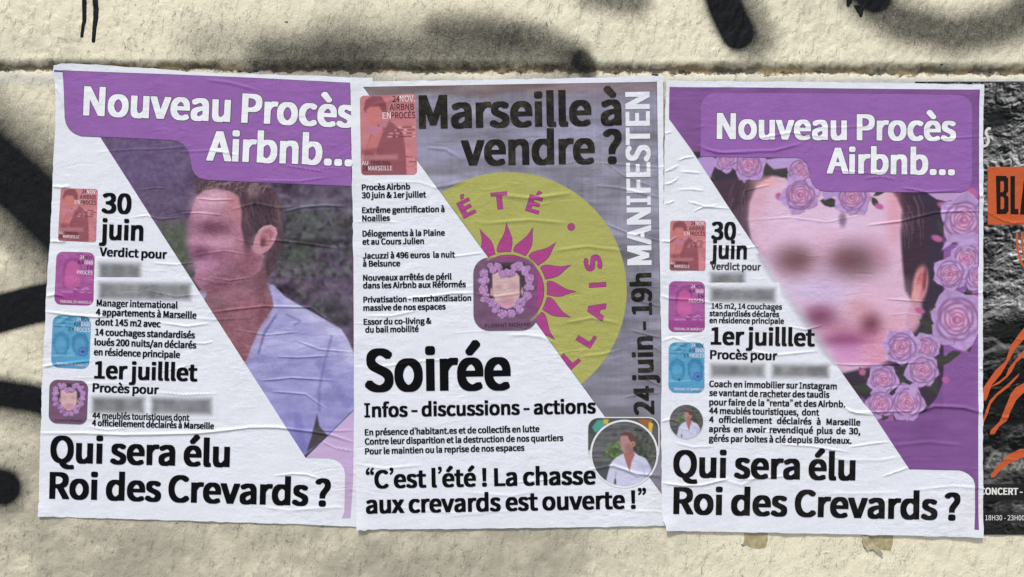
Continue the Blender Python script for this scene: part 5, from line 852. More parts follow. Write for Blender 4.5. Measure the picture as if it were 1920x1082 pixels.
thumb_heart(MB, (887.2, 483.2), (1007.6, 481.6), (1008.6, 619), (888, 620.4), 30, 'FLORENT RICHARD', heart_shade)
zc = zmap(1090, 770, 6.7625)
def round_photo(sh, cx, cy, r, ring, label):
    def M(x, y): return (cx + (x - 540) / 428 * r, cy + (y - 545) / 428 * r)
    k = r / 428; I = Ink(cx - r - 4, cy - r - 4, cx + r + 4, cy + r + 4, .75, (96, 94, 98)); P = lambda *p: [M(*q) for q in p]
    I.grain(60 * k * 2, 9 * k * 2, 26, 14, 3); I.grain(8, 5, 10, 16, 2)
    for y in (330, 450, 570, 610): I.line(P((120, y), (480, y + 14)), 10 * k, (126, 126, 132), .45, 1)
    I.poly(P((140, 650), (360, 640), (320, 900), (200, 850)), (74, 78, 80), 1.5, .8); I.line(P((170, 730), (330, 726)), 8 * k, (132, 134, 138), .6, 1)
    g = random.Random(6)
    for i in range(70):
        x, y = g.gauss(400, 62), g.gauss(520, 70); I.ell(*M(x, y), g.uniform(12, 30) * k, g.uniform(10, 22) * k, g.choice(((92, 122, 66), (112, 146, 78), (70, 96, 56), (60, 74, 52))), .5, .7)
    for i in range(110):
        x, y = g.gauss(800, 80), g.gauss(440, 150); I.ell(*M(x, y), g.uniform(12, 36) * k, g.uniform(10, 28) * k, g.choice(((62, 70, 54), (78, 88, 64), (46, 50, 44), (96, 98, 92))), .5, .7)
    I.poly(P((300, 900), (340, 740), (380, 640), (440, 585), (530, 540), (600, 600), (665, 515), (720, 560), (820, 600), (870, 680), (900, 760), (800, 900), (650, 990), (420, 980)), (196, 196, 222), 1)
    for p, wd, c, a in ((((360, 700), (560, 740), (720, 830)), 40, (214, 214, 232), .7), (((380, 730), (560, 770), (720, 860)), 22, (160, 158, 184), .6), (((430, 780), (415, 940)), 14, (150, 150, 178), .8), (((800, 740), (810, 850)), 12, (150, 146, 170), .7), (((640, 620), (780, 680)), 30, (176, 172, 204), .6), (((740, 700), (870, 720)), 60, (170, 166, 200), .5)):
        I.line(P(*p), wd * k, c, a, wd * k * .3)
    I.poly(P((408, 880), (430, 870), (436, 950), (405, 945)), (64, 92, 58), .8)
    I.poly(P((530, 540), (545, 500), (660, 500), (680, 560), (640, 640), (612, 780), (560, 650)), (160, 104, 100), 1)
    I.poly(P((486, 310), (520, 290), (620, 300), (650, 380), (650, 480), (600, 530), (540, 535), (506, 490), (488, 420)), (168, 128, 128), 1.2); I.ell(*M(600, 470), 46 * k, 60 * k, (140, 94, 92), .6, .7)
    I.poly(P((480, 310), (500, 270), (560, 250), (630, 262), (680, 310), (692, 380), (676, 470), (660, 478), (664, 400), (630, 390), (600, 350), (590, 310), (540, 300)), (98, 68, 62), 1)
    I.ell(*M(658, 412), 26 * k, 34 * k, (190, 128, 120), .25); I.ell(*M(655, 414), 12 * k, 18 * k, (140, 86, 82), .4)
    return sh.mesh('photo_print', [([circle(cx, cy, r + ring, 56)], (220, 221, 228), .55), ([circle(cx, cy, r, 56)], None, .68)], ink=I, step=1.5, label=label)
tile = rrect(*zc([(85, 92)])[0], *zc([(975, 640)])[0], 19)
tile = [p for p in tile]
I = Ink(1098, 780, 1240, 872, 1.0, (72, 74, 74))
I.poly(zc([(135, 210), (200, 120), (300, 108), (300, 200), (180, 280)]), (84, 150, 138), 1); I.poly(zc([(286, 108), (348, 108), (340, 170), (286, 170)]), (212, 170, 50), .8)
I.poly(zc([(348, 100), (700, 100), (700, 170), (348, 170)]), (88, 84, 90), 1.5); I.poly(zc([(700, 108), (900, 108), (870, 240), (780, 180)]), (146, 100, 60), 1.5); I.poly(zc([(860, 140), (912, 165), (890, 290), (846, 230)]), (214, 176, 62), .8); I.poly(zc([(905, 165), (990, 220), (990, 420), (890, 300)]), (92, 90, 94), 1); I.poly(zc([(80, 280), (160, 300), (100, 500), (80, 500)]), (84, 88, 84), 1); I.poly(zc([(80, 500), (140, 500), (140, 660), (80, 660)]), (190, 190, 196), 1.2); I.poly(zc([(940, 460), (990, 460), (990, 660), (940, 660)]), (196, 196, 202), 1)
MB.mesh('tile_backdrop', [(ink_poly(offset(tile, 2)), (218, 219, 226), .38), (ink_poly(tile), None, .46)], ink=I, step=2, label='rounded square of teal, yellow and brown behind the round photo')
round_photo(MB, 1170.2, 850.8, 60.5, 3.6, 'round print of a man in a white shirt in a garden')

# ================================================================ poster on the right
RB = Sheet('poster', 'right-hand purple poster with a huge blurred face among pink roses', 'poster', 1545, 1000, .0033, 63, (1255, 175, 1835, 985), [
    ([(1246, 251), (1253, 249), (1259, 248)], .6, 2), ([(1270, 301), (1285, 296), (1300, 294)], .8, 2.2), ([(1246, 322), (1258, 318), (1271, 311)], .8, 2.2), ([(1277, 322), (1295, 323), (1313, 325)], .7, 2.2), ([(1246, 346), (1260, 343), (1271, 334)], .8, 2.2), ([(1272, 356), (1295, 355), (1318, 358)], .6, 2.2), ([(1290, 378), (1325, 388), (1367, 391)], .8, 2.4), ([(1246, 383), (1255, 380), (1264, 377)], .7, 2.2), ([(1300, 396), (1320, 388), (1345, 385)], .7, 2.2), ([(1240, 452), (1255, 453), (1268, 444)], .8, 2.4),
    ([(1308, 273), (1345, 287), (1400, 284), (1450, 283), (1500, 270)], .9, 3.2), ([(1315, 280), (1360, 287), (1412, 287)], .6, 2.4), ([(1415, 261), (1480, 249), (1546, 257)], .7, 2.6), ([(1688, 352), (1715, 356), (1735, 361), (1797, 357)], .9, 2.6), ([(1395, 358), (1418, 352), (1442, 347)], .5, 2.4), ([(1628, 422), (1687, 415), (1751, 399), (1788, 396), (1836, 396)], 1.0, 3), ([(1708, 777), (1750, 761), (1780, 762), (1807, 764), (1840, 773)], 1.5, 4.6), ([(1575, 761), (1603, 773), (1640, 772), (1708, 770)], .9, 3), ([(1561, 682), (1600, 684), (1665, 683), (1740, 678)], .6, 2.6), ([(1834, 366), (1838, 368), (1842, 366)], 1.2, 4), ([(1800, 546), (1820, 550), (1842, 548)], .7, 3), ([(1836, 690), (1839, 692), (1842, 690)], .8, 3),
    ([(1241, 905), (1280, 910), (1316, 909), (1366, 897)], 1.1, 3), ([(1380, 900), (1430, 895), (1482, 891)], .6, 3), ([(1460, 832), (1520, 836), (1590, 847)], .7, 2.4), ([(1593, 837), (1630, 832), (1665, 828)], .7, 2.4), ([(1589, 770), (1610, 775), (1640, 777)], .8, 2.6), ([(1654, 893), (1680, 884), (1706, 875)], .7, 2.6), ([(1340, 463), (1380, 467), (1420, 462)], .8, 2.6), ([(1236, 553), (1256, 560), (1300, 562), (1350, 571)], .7, 3), ([(1240, 640), (1262, 632), (1290, 640)], .5, 3), ([(1400, 656), (1450, 666), (1530, 658)], .7, 2.8), ([(1480, 612), (1510, 618), (1540, 610)], .6, 2.6), ([(1410, 740), (1440, 744), (1500, 738)], .5, 2.4), ([(1265, 830), (1300, 838), (1340, 836)], .5, 3), ([(1410, 800), (1430, 808), (1456, 812)], .5, 2.2), ([(1670, 835), (1740, 828), (1800, 834)], .6, 5), ([(1480, 235), (1560, 240), (1640, 236)], .4, 3), ([(1620, 335), (1650, 331), (1680, 337)], .6, 2.2), ([(1740, 262), (1790, 259), (1836, 256)], .5, 2.4), ([(1560, 318), (1620, 325), (1660, 322)], .5, 2.2), ([(1660, 560), (1700, 563), (1742, 566)], .5, 2.4), ([(1239, 790), (1256, 786), (1272, 790)], .7, 3)], 60, lift=((1247, 992, 20, 3.0), (1842, 160, 26, 2.0), (1249, 152, 22, 1.8), (1842, 1006, 30, 1.8), (1238, 520, 18, .9), (1841, 372, 18, 1.2), (1841, 770, 22, 1.2)))
outl = [(1248.3, 151.6), (1400, 153), (1540, 154), (1700, 156.6), (1842.8, 159.3), (1842.6, 362), (1841.2, 367), (1842.4, 372), (1842, 545), (1841, 550), (1842, 556), (1842, 760), (1840.6, 772), (1842, 780), (1842, 1006.9), (1700, 1004), (1500, 999.6), (1350, 996.5), (1248, 994), (1247, 985), (1242.5, 976), (1240.8, 961), (1240, 880), (1239, 796), (1240.5, 656), (1237.4, 560), (1237, 515), (1241, 440), (1244.7, 366), (1246, 260)]
RB.mesh('paper', [([torn(outl, 3)], PW, 0)], step=2.6)
I = Ink(1250, 158, 1840, 998, 1.3, (124, 82, 140))
I.grain(60, 40, 8, 3, 3, (1, .9, 1)); I.grain(60, 5, 4, 13, 1); I.mix(smooth(1765, 1769, I.X) * smooth(330, 380, I.Y) * (1 - smooth(750, 800, I.Y)), (138, 92, 156), .55)
zf = zmap(1330, 320, 2.847)
# dark hair and backdrop of the cut-out
I.poly([(1290, 285), (1520, 285), (1520, 330), (1768, 330), (1768, 690), (1766, 718), (1755, 745), (1735, 770), (1700, 785), (1672, 789), (1560, 700)], (60, 50, 66), 1.4)
I.poly([(1672, 772), (1676, 789), (1600, 789), (1590, 770)], (150, 92, 150), 1.4)
I.poly(zf([(20, 60), (240, 20), (260, 80), (215, 150), (200, 230), (215, 360), (150, 300), (60, 170)]), (74, 56, 68), 3)
I.poly(zf([(940, 90), (1080, 95), (1160, 200), (1165, 440), (1150, 520), (1090, 560), (1062, 700), (1040, 700), (1020, 480), (1020, 300), (1000, 180)]), (66, 48, 62), 3)
g = random.Random(9)
for k in range(40):
    if k < 18: x, y = g.uniform(110, 210), g.uniform(40, 200); p = [(x, y), (x - 18, y + 50), (x - 10, y + 110)]
    else: x, y = g.uniform(1000, 1130), g.uniform(110, 300); p = [(x, y), (x + 26, y + 60), (x + 28, y + 150)]
    I.line(zf(p), 1.3, g.choice(((112, 92, 104), (50, 38, 50), (126, 108, 122), (92, 72, 84))), .55, 1)
face = zf([(330, 30), (400, 36), (500, 110), (720, 90), (960, 92), (1000, 150), (1024, 210), (1016, 330), (1026, 480), (1040, 640), (1080, 700), (1110, 780), (1080, 850), (960, 1010), (880, 1040), (700, 1082), (560, 880), (330, 560), (220, 370), (206, 260), (214, 170), (250, 80)])
I.poly(face, (212, 176, 202), 4)
for x, y, rx, ry, col, a in ((300, 60, 70, 30, (222, 160, 160), .7), (260, 200, 50, 110, (206, 156, 172), .7), (980, 240, 40, 130, (206, 138, 152), .7), (600, 270, 300, 100, (216, 186, 214), .9), (590, 640, 200, 60, (200, 182, 216), .95), (620, 560, 40, 120, (196, 168, 202), .7), (900, 660, 140, 90, (216, 176, 202), .8), (800, 370, 130, 26, (198, 152, 182), .6), (625, 410, 60, 90, (210, 158, 184), .5), (450, 478, 108, 76, (126, 96, 106), 1), (775, 482, 136, 86, (120, 92, 102), 1), (470, 480, 60, 44, (112, 72, 80), .6), (730, 478, 66, 50, (112, 70, 78), .6), (900, 460, 40, 50, (186, 128, 150), .6), (590, 780, 84, 56, (124, 72, 104), 1), (860, 826, 56, 66, (108, 56, 74), 1), (730, 905, 130, 34, (128, 58, 104), 1), (710, 835, 96, 34, (176, 116, 140), .8), (740, 975, 100, 50, (198, 136, 184), .95), (800, 740, 60, 50, (200, 140, 150), .7), (900, 930, 80, 70, (204, 138, 164), .8), (990, 820, 70, 70, (214, 158, 180), .7), (880, 1010, 60, 40, (204, 140, 170), .8)):
    cx, cy = zf([(x, y)])[0]; I.ell(cx, cy, rx / 2.847, ry / 2.847, col, .8, a)
I.blur(I.mask(zf([(230, 330), (600, 250), (960, 310), (1000, 560), (980, 800), (850, 960), (700, 1060), (480, 820), (280, 480)]), 14), 6)
I.blur(I.mask(zf([(300, 350), (960, 350), (960, 980), (690, 1040), (480, 820)]), 10), 3)
for x, y, rx, ry, col, a, rot in ((1122, 610, 40, 100, (206, 142, 150), 1, 8), (1128, 600, 26, 72, (176, 100, 108), .8, 8), (1146, 580, 10, 60, (110, 56, 62), .7, 4), (1100, 660, 22, 60, (216, 156, 160), .8, 20), (1090, 780, 40, 90, (200, 150, 172), .9, 12)):
    cx, cy = zf([(x, y)])[0]; I.ell(cx, cy, rx / 2.847, ry / 2.847, col, .3, a, rot)
I.grain(2.4, 2.4, 2.2, 99, 1, (1, 1, 1), I.mask(zf([(820, 860), (1040, 760), (1000, 1000), (800, 1060)]), 8) * 3)
I.ell(*zf([(709, 262)])[0], 7, 13, (120, 96, 122), .6, .8)
# garland
for x, y, l, wd, r in ((1325, 326, 18, 8, 30), (1445, 318, 24, 9, -20), (1466, 324, 20, 9, 20), (1535, 350, 16, 7, 40), (1556, 380, 20, 9, 10), (1578, 366, 16, 7, -40), (1640, 380, 12, 6, 60), (1650, 360, 16, 5, -30), (1790, 380, 20, 8, -20), (1762, 425, 14, 7, 70), (1788, 500, 12, 8, 60), (1780, 452, 14, 6, 20), (1815, 556, 16, 9, 80), (1747, 585, 14, 8, 110), (1738, 608, 18, 8, 30), (1732, 622, 14, 8, -20), (1812, 642, 20, 9, 75), (1765, 676, 24, 9, -10), (1786, 665, 16, 7, -20), (1745, 718, 22, 13, 60), (1697, 690, 12, 7, 80), (1690, 715, 14, 8, 70), (1672, 694, 12, 6, 10), (1620, 728, 22, 9, 10), (1605, 740, 12, 6, 40), (1654, 782, 12, 6, 0), (1617, 700, 14, 5, 60)): I.leaf(x, y, l, wd, r)
I.poly([(1300, 300), (1330, 290), (1345, 300), (1336, 322), (1326, 350), (1312, 322)], (172, 140, 196), 1.6); I.poly([(1490, 292), (1540, 296), (1545, 310), (1500, 312), (1450, 318), (1430, 300)], (178, 148, 200), 2)
I.poly([(1380, 300), (1436, 296), (1432, 318), (1410, 326), (1395, 344), (1380, 326)], (184, 146, 198), 1.4)
I.poly([(1538, 356), (1570, 358), (1570, 366), (1545, 376)], (172, 142, 196), 1.5); I.poly([(1735, 361), (1808, 361), (1795, 372), (1774, 378), (1755, 374)], (186, 150, 198), 1.2)
for p in ([(1757, 388), (1770, 380), (1782, 384), (1770, 394)], [(1800, 355), (1822, 350), (1830, 366), (1812, 372)], [(1746, 448), (1756, 441), (1766, 446), (1756, 454)], [(1640, 385), (1650, 380), (1656, 392), (1644, 392)], [(1456, 360), (1464, 368), (1470, 375), (1455, 372)], [(1715, 580), (1725, 577), (1733, 584), (1722, 588)], [(1765, 705), (1776, 708), (1778, 718), (1768, 716)], [(1815, 560), (1833, 545), (1834, 578), (1820, 574)], [(1610, 690), (1620, 694), (1622, 704), (1612, 702)]): I.ell(sum(q[0] for q in p) / 4, sum(q[1] for q in p) / 4, .55 * (max(q[0] for q in p) - min(q[0] for q in p)), .45 * (max(q[1] for q in p) - min(q[1] for q in p)), (178, 96, 148), .35, 1, 20)
I.poly([(1764, 470), (1800, 400), (1834, 380), (1834, 450), (1812, 470), (1790, 452)], (184, 158, 206), 2)
for i, (x, y, r) in enumerate(((1361, 303, 19), (1404, 309, 29), (1500, 322, 25), (1500, 366, 34), (1597, 370, 30), (1806, 413, 44), (1810, 485, 30), (1833, 520, 26), (1781, 514, 31), (1793, 600, 49), (1736, 652, 25), (1689, 651, 32), (1729, 694, 30), (1655, 711, 29), (1700, 754, 31), (1649, 757, 27), (1368, 296, 12))): I.rose(x, y, r, i + 3)
I.poly([(1780, 440), (1830, 436), (1822, 455), (1806, 474), (1795, 452)], (182, 152, 202), 2, .7); I.poly([(1706, 720), (1720, 716), (1716, 746), (1702, 740)], (182, 150, 200), 1.5); I.poly([(1690, 780), (1705, 776), (1700, 790)], (176, 140, 190), 1.2)
# the blur runs out over the white margin beside the chin
dg = ((1567 - 1431.8) * (I.Y - 488.5) - (684 - 488.5) * (I.X - 1431.8)) / math.hypot(1567 - 1431.8, 684 - 488.5)   # positive outside
wz = smooth(455, 500, I.Y) * (1 - smooth(660, 700, I.Y))
sdn = 3.0 + 13 * wz
I.mix(smooth(-sdn, sdn, dg) * (wz > .02), PW, 1.0)
out_r = [(1254.6, 163.9), (1450, 165), (1650, 167.5), (1833.6, 170), (1833, 500), (1833, 992.5), (1824.7, 991.8), (1826.8, 960), (1826.5, 907.3), (1823, 897), (1815, 889), (1806, 884), (1797, 881.5), (1704.3, 879.7), (1632.4, 770.8), (1620, 757.6), (1567, 684), (1552, 682), (1536, 668), (1410, 492), (1416, 476), (1423, 474), (1363.4, 385), (1295, 279.7), (1253.9, 223.5)]
RB.mesh('photo_print', [(ink_poly(offset(out_r, .9)), (92, 72, 96), .12) if False else (ink_poly([(1253.6, 162.8), (1834.8, 169), (1834.3, 500), (1833, 500), (1833.6, 170)]), (84, 70, 90), .15), (ink_poly(out_r), None, .2)], step=1.5, ink=I, label='print of a huge blurred face framed by pink roses on purple')
pan = [(1313, 203), (1315, 192), (1321, 183), (1330, 177), (1340, 174.6), (1560, 175.5), (1795, 178.5), (1806, 181), (1815, 187), (1820, 196), (1821.4, 206), (1821, 338), (1818, 349), (1811, 357), (1800, 361), (1560, 359.4), (1543, 358.5), (1530, 353), (1522, 344), (1518, 332), (1516.5, 318), (1512, 306), (1504, 299), (1494, 296), (1400, 295), (1313, 293.5)]
RB.mesh('title_panel', [(ink_poly(offset(pan, .7)), (116, 80, 132), .42), (ink_poly(pan), (144, 97, 167, .08), .5)])
title(RB, 'Nouveau Procès', 1343, 261.4, 1791, 265, 49); title(RB, 'Airbnb...', 1548.8, 325.8, 1788.7, 328.6, 48.5)
INR = (14, 14, 17, .22)
lines(RB, [('30', 1332.5, 449.4, 1379.2, 450.2, 33.5), ('juin', 1330.7, 484.8, 1399.5, 486.6, 34), ('145 m2, 14 couchages', 1333, 578.6, 1465.4, 580.4, 10.4), ('standardisés déclarés', 1329.4, 592.6, 1460, 594.4, 10.4), ('en résidence principale', 1329.4, 605.6, 1469, 607, 10.4),
    ('1er juilllet', 1331.6, 646, 1527, 649.4, 33), ('Procès pour', 1330.5, 673, 1456.6, 675.4, 17), ('Coach en immobilier sur Instagram', 1329, 725.2, 1568, 729.8, 12), ('se vantant de racheter des taudis', 1329, 742, 1554.3, 745.6, 12), ('pour faire de la “renta” et des Airbnb.', 1329, 759.4, 1583.8, 763.4, 12),
    ('44 meublés touristiques,  dont', 1328.7, 775.4, 1535, 778.9, 12), ('4   officiellement   déclairés   à   Marseille', 1328.7, 792, 1612, 797.5, 12), ('après  en  avoir  revendiqué  plus  de  30,', 1328.4, 809.4, 1612, 814, 12), ('gérés par boites à clé depuis Bordeaux.', 1328.4, 827.4, 1595.4, 831.6, 12),
    ('Qui sera élu', 1261.3, 894, 1602.6, 900.4, 50.5), ('Roi des Crevards ?', 1261.6, 963, 1798.4, 975, 50.5)], .5, INR)
lines(RB, [('Verdict pour', 1331.9, 505.8, 1426, 507, 13.2)], .5, (58, 57, 60, .14))
smear(RB, 1332, 512, 1395, 534, 7, 0); smear(RB, 1332, 540, 1452, 565, 8, .01); smear(RB, 1331, 683, 1554, 706, 9, .008, [(1333, 1432), (1448, 1552)])
thumb_red(RB, (1256.3, 414), (1323, 414.2), (1322, 507.6), (1254.6, 507)); thumb_pink(RB, (1254.6, 527.8), (1320.3, 529), (1320.3, 622), (1253.2, 621.4)); thumb_blue(RB, (1253.2, 641.4), (1320.3, 642.2), (1320.3, 736.6), (1252.8, 735.8), True)
round_photo(RB, 1286.2, 790, 31.5, 1.2, 'round print of a man in a white shirt before a stone wall')

# ================================================================ concert poster behind, on the right
KB = Sheet('poster', 'dark concert poster of black rocks with orange box, half hidden at the right edge', 'poster', 1990, 1003, .0016, 64, (1850, 160, 2260, 990), [
    ([(1845, 394), (1862, 402), (1880, 413), (1900, 418), (1925, 416)], .8, 2.4), ([(1842, 770), (1880, 782), (1930, 784)], .8, 4), ([(1842, 548), (1880, 545), (1920, 530)], .5, 2.4), ([(1850, 640), (1890, 632), (1930, 640)], .4, 3), ([(1850, 868), (1890, 860), (1930, 868)], .4, 3)], 22)
KB.mesh('paper', [(ink_poly([(1716, 153), (1990, 152.5), (2264, 152), (2264, 1002), (1990, 1003), (1716, 1003)]), (44, 43, 42), 0)], step=3.2)
I = Ink(1714, 150, 2268, 1006, 1.25, (92, 91, 90))
X, Y = I.X, I.Y
wx = X + 22 * fbm(X / 60, Y / 50, 51, 3); wy = Y + 26 * fbm(X / 70, Y / 60, 55, 3) + .22 * (X - 1880)
wx = X + 7 * fbm(X / 40, Y / 34, 51, 3); wy = Y + 9 * fbm(X / 50, Y / 40, 55, 3) + .22 * (X - 1880)
def rock(x, y): return 16 * fbm(x / 40, y / 26, 61, 3) + 11 * np.abs(fbm(x / 15, y / 10, 64, 3)) * -1.5 + 4.2 * np.abs(fbm(x / 6, y / 4.4, 68, 2)) * -1
r3 = fbm(wx / 120, wy / 70, 81, 3); r2 = fbm(wx / 9, wy / 5, 71, 4)
v = 96 + 18 * (rock(wx, wy) - rock(wx - 1.3, wy + 1.9)) + 95 * r3 + 3.0 * rock(wx, wy)
low = smooth(560, 640, Y)
strata = 1 - np.abs(fbm(wx / 110, wy / 30, 91, 3)) * 9
v = v * (1 - .62 * low) + low * (70 * np.clip(strata, 0, 1) ** 2 * (.4 + 1.2 * np.abs(r2)) + 2)
v = v + 70 * np.clip(fbm(wx / 60, wy / 30, 95, 3) - .12, 0, 1) * (1 - .4 * low)
v = v * (1 - .75 * np.exp(-((Y - 225) / 24) ** 2) * (X < 1902) * smooth(1840, 1846, X)) if False else v
I.c = np.stack([v, v, v * .99], -1)
def ridge(pts, wd, br):
    for k in range(3): I.line([(x, y + 3 * k) for x, y in pts], wd - k * .5, (br, br, br), .45, 1.6)
for p, b in (([(1842, 538), (1870, 528), (1895, 536), (1925, 512)], 210), ([(1842, 636), (1862, 632), (1880, 645), (1925, 650)], 196), ([(1842, 662), (1870, 648), (1895, 650), (1925, 668)], 206), ([(1842, 560), (1880, 566), (1925, 548)], 170), ([(1842, 590), (1880, 580), (1925, 584)], 150), ([(1842, 800), (1870, 792), (1920, 806)], 120), ([(1842, 842), (1858, 838), (1866, 846)], 190)): ridge(p, 2.6, b)
for cx, cy, rx, ry, dk in ((1866, 222, 22, 22, (26, 26, 26)), (1930, 700, 60, 14, (22, 22, 22)), (1875, 752, 50, 16, (20, 20, 20)), (1870, 790, 60, 10, (18, 18, 18)), (1890, 620, 40, 12, (30, 30, 30))): I.ell(cx, cy, rx, ry, dk, .6, .85)
I.poly([(1842, 880), (1850, 858), (1866, 846), (1888, 850), (1912, 862), (1930, 868), (1930, 880), (1890, 884)], (150, 149, 146), 4, .6); I.grain(4, 4, 60, 17, 2, (1, 1, 1), I.mask([(1842, 880), (1850, 850), (1888, 846), (1930, 862), (1930, 884)], 3))
for y0, y1, a in ((906, 940, .85), (958, 984, .6)): I.mix(smooth(y0, y0 + 3, Y) * (1 - smooth(y1 - 3, y1, Y)), (26, 26, 27), a)
I.mix(smooth(984, 990, Y), (30, 30, 30), .5)
KB.mesh('photo_print', [(ink_poly([(1718, 155), (2262, 154), (2262, 1000), (1718, 1001)]), None, .2)], step=1.7, ink=I, label='black and white print of layered rocks')
OR = (190, 88, 50, .08)
bx = KB.mesh('orange_box', [([rrect(1852, 312.8, 2040, 421, .5, 1)], OR, .35)])
def bp(*p): return [(1230.0 * 0 + 1540 + x / 2.847, 120 + y / 2.847) for x, y in p]
Bo = [p if area(p) > 0 else p[::-1] for p in (bp((932, 597), (985, 597), (998, 612), (998, 680), (986, 696), (1000, 712), (1000, 785), (986, 801), (936, 801)),)]
Bh = [p if area(p) < 0 else p[::-1] for p in (bp((956, 625), (972, 625), (975, 632), (975, 676), (968, 684), (956, 684)), bp((957, 708), (970, 708), (976, 716), (976, 766), (970, 775), (957, 775)))]
Lo = [p if area(p) > 0 else p[::-1] for p in (bp((1010, 598), (1034, 598), (1034, 774), (1052, 774), (1052, 803), (1010, 802)), bp((1060, 803), (1084, 600), (1112, 600), (1138, 806), (1112, 806), (1108, 766), (1090, 766), (1086, 804)))]
Ah = [p if area(p) < 0 else p[::-1] for p in (bp((1093, 738), (1098, 660), (1105, 738)),)]
KB.mesh('box_lettering', [(Bo + Bh + Lo + Ah, (30, 26, 24), .5)], parent=bx)
zk = zmap(1540, 480, 2.847)
for p in (([(1095, 370), (1095, 430), (1040, 490), (1000, 560), (960, 630), (910, 690), (880, 770), (855, 775), (860, 710), (930, 610), (985, 560), (1010, 480), (1060, 410)]),
          ([(1100, 480), (1100, 520), (1040, 570), (1015, 620), (990, 650), (950, 682), (905, 700), (912, 692), (950, 668), (985, 640), (1000, 600), (1040, 550)]),
          ([(1058, 625), (1050, 645), (1000, 700), (940, 745), (905, 790), (885, 850), (862, 900), (866, 870), (880, 820), (900, 770), (940, 730), (1000, 680)]),
          ([(1130, 660), (1130, 720), (1080, 730), (1040, 770), (1010, 830), (990, 880), (950, 910), (925, 950), (900, 952), (905, 930), (950, 885), (990, 790), (1010, 740), (1040, 700), (1080, 680)]),
          ([(1120, 1030), (1120, 1066), (1060, 1082), (1000, 1110), (950, 1150), (925, 1180), (908, 1186), (905, 1170), (940, 1120), (1000, 1060), (1060, 1030)])):
    KB.mesh('orange_stroke', [(ink_poly(zk(p)), OR, .35)])
zt = zmap(1540, 120, 2.847)
for p in (([(1038, 905), (1050, 900), (1052, 990), (1075, 1060), (1100, 1100), (1090, 1104), (1062, 1062), (1042, 1000)]), ([(1066, 898), (1080, 900), (1078, 980), (1100, 1060), (1094, 1064), (1070, 1000)])): KB.mesh('orange_stroke', [(ink_poly(zt(p)), OR, .35)])
def stroke(pts, wd):
    l, r = [], []
    for i, (x, y) in enumerate(pts):
        a, b = pts[max(0, i - 1)], pts[min(len(pts) - 1, i + 1)]; dx, dy = b[0] - a[0], b[1] - a[1]; n = math.hypot(dx, dy); l.append((x - dy / n * wd, y + dx / n * wd)); r.append((x + dy / n * wd, y - dx / n * wd))
    return l + r[::-1]
KB.mesh('script_letter', [(ink_poly(stroke(zt([(905, 346), (892, 344), (880, 356), (880, 372), (890, 392), (894, 412), (884, 432), (866, 440), (850, 440)]), 2.6)), (206, 205, 202), .4)])
lines(KB, [], .4)
KB.mesh('text_line', [(text('CONCERT -', 1837, 927.5, 1917.5, 928, 13, FB), (222, 221, 218), .4)]); KB.mesh('text_line', [(text('18H30 - 23H00', 1847.5, 975.5, 1921, 975.5, 9.4, FT), (214, 213, 210), .4)])

# ================================================================ scraps left on the wall
strip = wall_piece('paper_scrap', [(1569, 148.5), (1640, 147), (1700, 147.4), (1800, 148), (1880, 147.6), (1930, 148.4), (1930, 154.5), (1700, 158), (1569, 157)], 1.0, print_mat((190, 188, 188), .12), None, 2.5)
strip['label'] = 'thin torn strip of old white paper above the purple roses poster'; strip['category'] = 'paper scrap'
GLUE = solid_mat('dried_glue', (.47, .39, .215), .45, .4)
gl = wall_piece('glue_patch', [(1395, 994), (1440, 996), (1440, 1014), (1436, 1028), (1425, 1030), (1412, 1029), (1402, 1024), (1393, 1026), (1396, 1010)], .12, GLUE, None, 2.5)
gl['label'] = 'small square brownish glue patch under the roses poster, left of the peeling tape'; gl['category'] = 'glue stain'
tp = bpy.data.objects.new('peeling_tape', None); sc.collection.objects.link(tp); tp.location = (WX(1645), 0, WZ(1042)); tp.empty_display_size = .02
tp['label'] = 'yellowed wrinkled tape peeling off below the roses poster'; tp['category'] = 'tape'
def tape_piece(name, poly, lift, curl=None):
    o = wall_piece(name, poly, lift, GLUE if name != 'loose_strip' else solid_mat('old_tape', (.50, .43, .26), .3, .5), None, 2, 0, curl)
    o.location = (o.location[0] - tp.location[0], 0, o.location[2] - tp.location[2]); o.parent = tp
tape_piece('glue_mark', [(1620, 1000), (1676, 1003), (1675, 1020), (1671, 1034), (1660, 1033), (1648, 1030), (1636, 1034), (1622, 1030), (1616, 1016)], .12)
tape_piece('loose_strip', [(1616, 1004), (1628, 1004), (1632, 1014), (1640, 1020), (1650, 1030), (1656, 1040), (1650, 1041), (1643, 1034), (1634, 1030), (1626, 1032), (1618, 1022)], .5, lambda x, y: 1.6 * abs(math.sin((x - y * .55) * .42)) + 1.4 * max(0, (y - 1020) / 20))
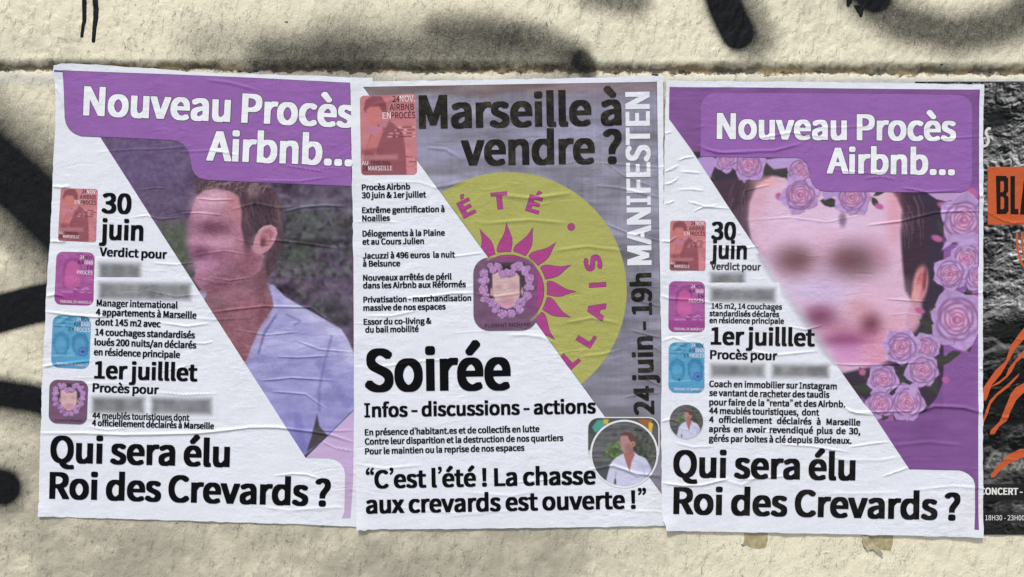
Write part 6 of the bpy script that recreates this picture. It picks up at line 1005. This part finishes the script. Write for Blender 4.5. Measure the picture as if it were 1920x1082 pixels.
# flakes and stuck specks
g = random.Random(23); FL = solid_mat('dark_flake', (.035, .03, .026), .7, .3); 
def flake(x, y, r, mat, name, label, group, cat='paint flake'):
    import bmesh
    bm = bmesh.new(); bmesh.ops.create_icosphere(bm, subdivisions=2, radius=r * S)
    for v in bm.verts:
        v.co *= 1 + .45 * float(fbm(np.array([v.co.x / S * .7 + x]), np.array([v.co.z / S * .7 + v.co.y / S * .5 + y]), 31, 2)[0]); v.co.x *= 1.5; v.co.y *= .6; v.co.z *= .8
    me = bpy.data.meshes.new(name); bm.to_mesh(me); bm.free(); me.materials.append(mat)
    o = bpy.data.objects.new(name, me); sc.collection.objects.link(o); h = float(wall_h(np.array([float(x)]), np.array([float(y)]))[0])
    o.location = (WX(x), -h, WZ(y)); o['label'] = label; o['category'] = cat
    if group: o['group'] = group
G1 = 'dark flakes stuck along the joint of the wall'
for x, y, r, lb in ((278, 126, 2.8, 'black paint flake on the joint above the man poster, leftmost'), (291, 126, 3.2, 'black paint flake on the joint just right of the leftmost one'), (447, 132, 2.6, 'small black flake on the joint, left of the wide one'), (478, 131, 4.0, 'wide black flake on the joint above the grey band of spray'), (616, 133, 2.6, 'black flake on the joint near the corner of the middle poster'), (1226, 138.5, 2.4, 'black speck above the right corner of the middle poster'), (1231, 139.5, 3.0, 'larger black flake at the right corner of the middle poster'), (1268, 137.5, 1.9, 'lone black speck above the left corner of the roses poster'), (1766, 121, 2.2, 'dark chip on the wall above the concert poster'), (1861, 134, 2.2, 'dark chip in the joint at the far right')):
    flake(x, y, r, FL, 'paint_flake', lb, G1)
GRY = solid_mat('grey_grit', (.26, .25, .24), .6, .4)
for x, y, r, lb in ((1393, 1022, 2.4, 'grey grit lump on the wall beside the square glue patch'), (603, 988, 2.2, 'grey grit lump under the bottom edge of the man poster'), (330, 981, 1.7, 'tiny grit lump under the man poster, left of the other one'), (537, 41, 2.2, 'tan grit lump high on the wall above the man poster')):
    flake(x, y, r, GRY, 'grit_lump', lb, 'grit lumps stuck on the wall', 'grit')
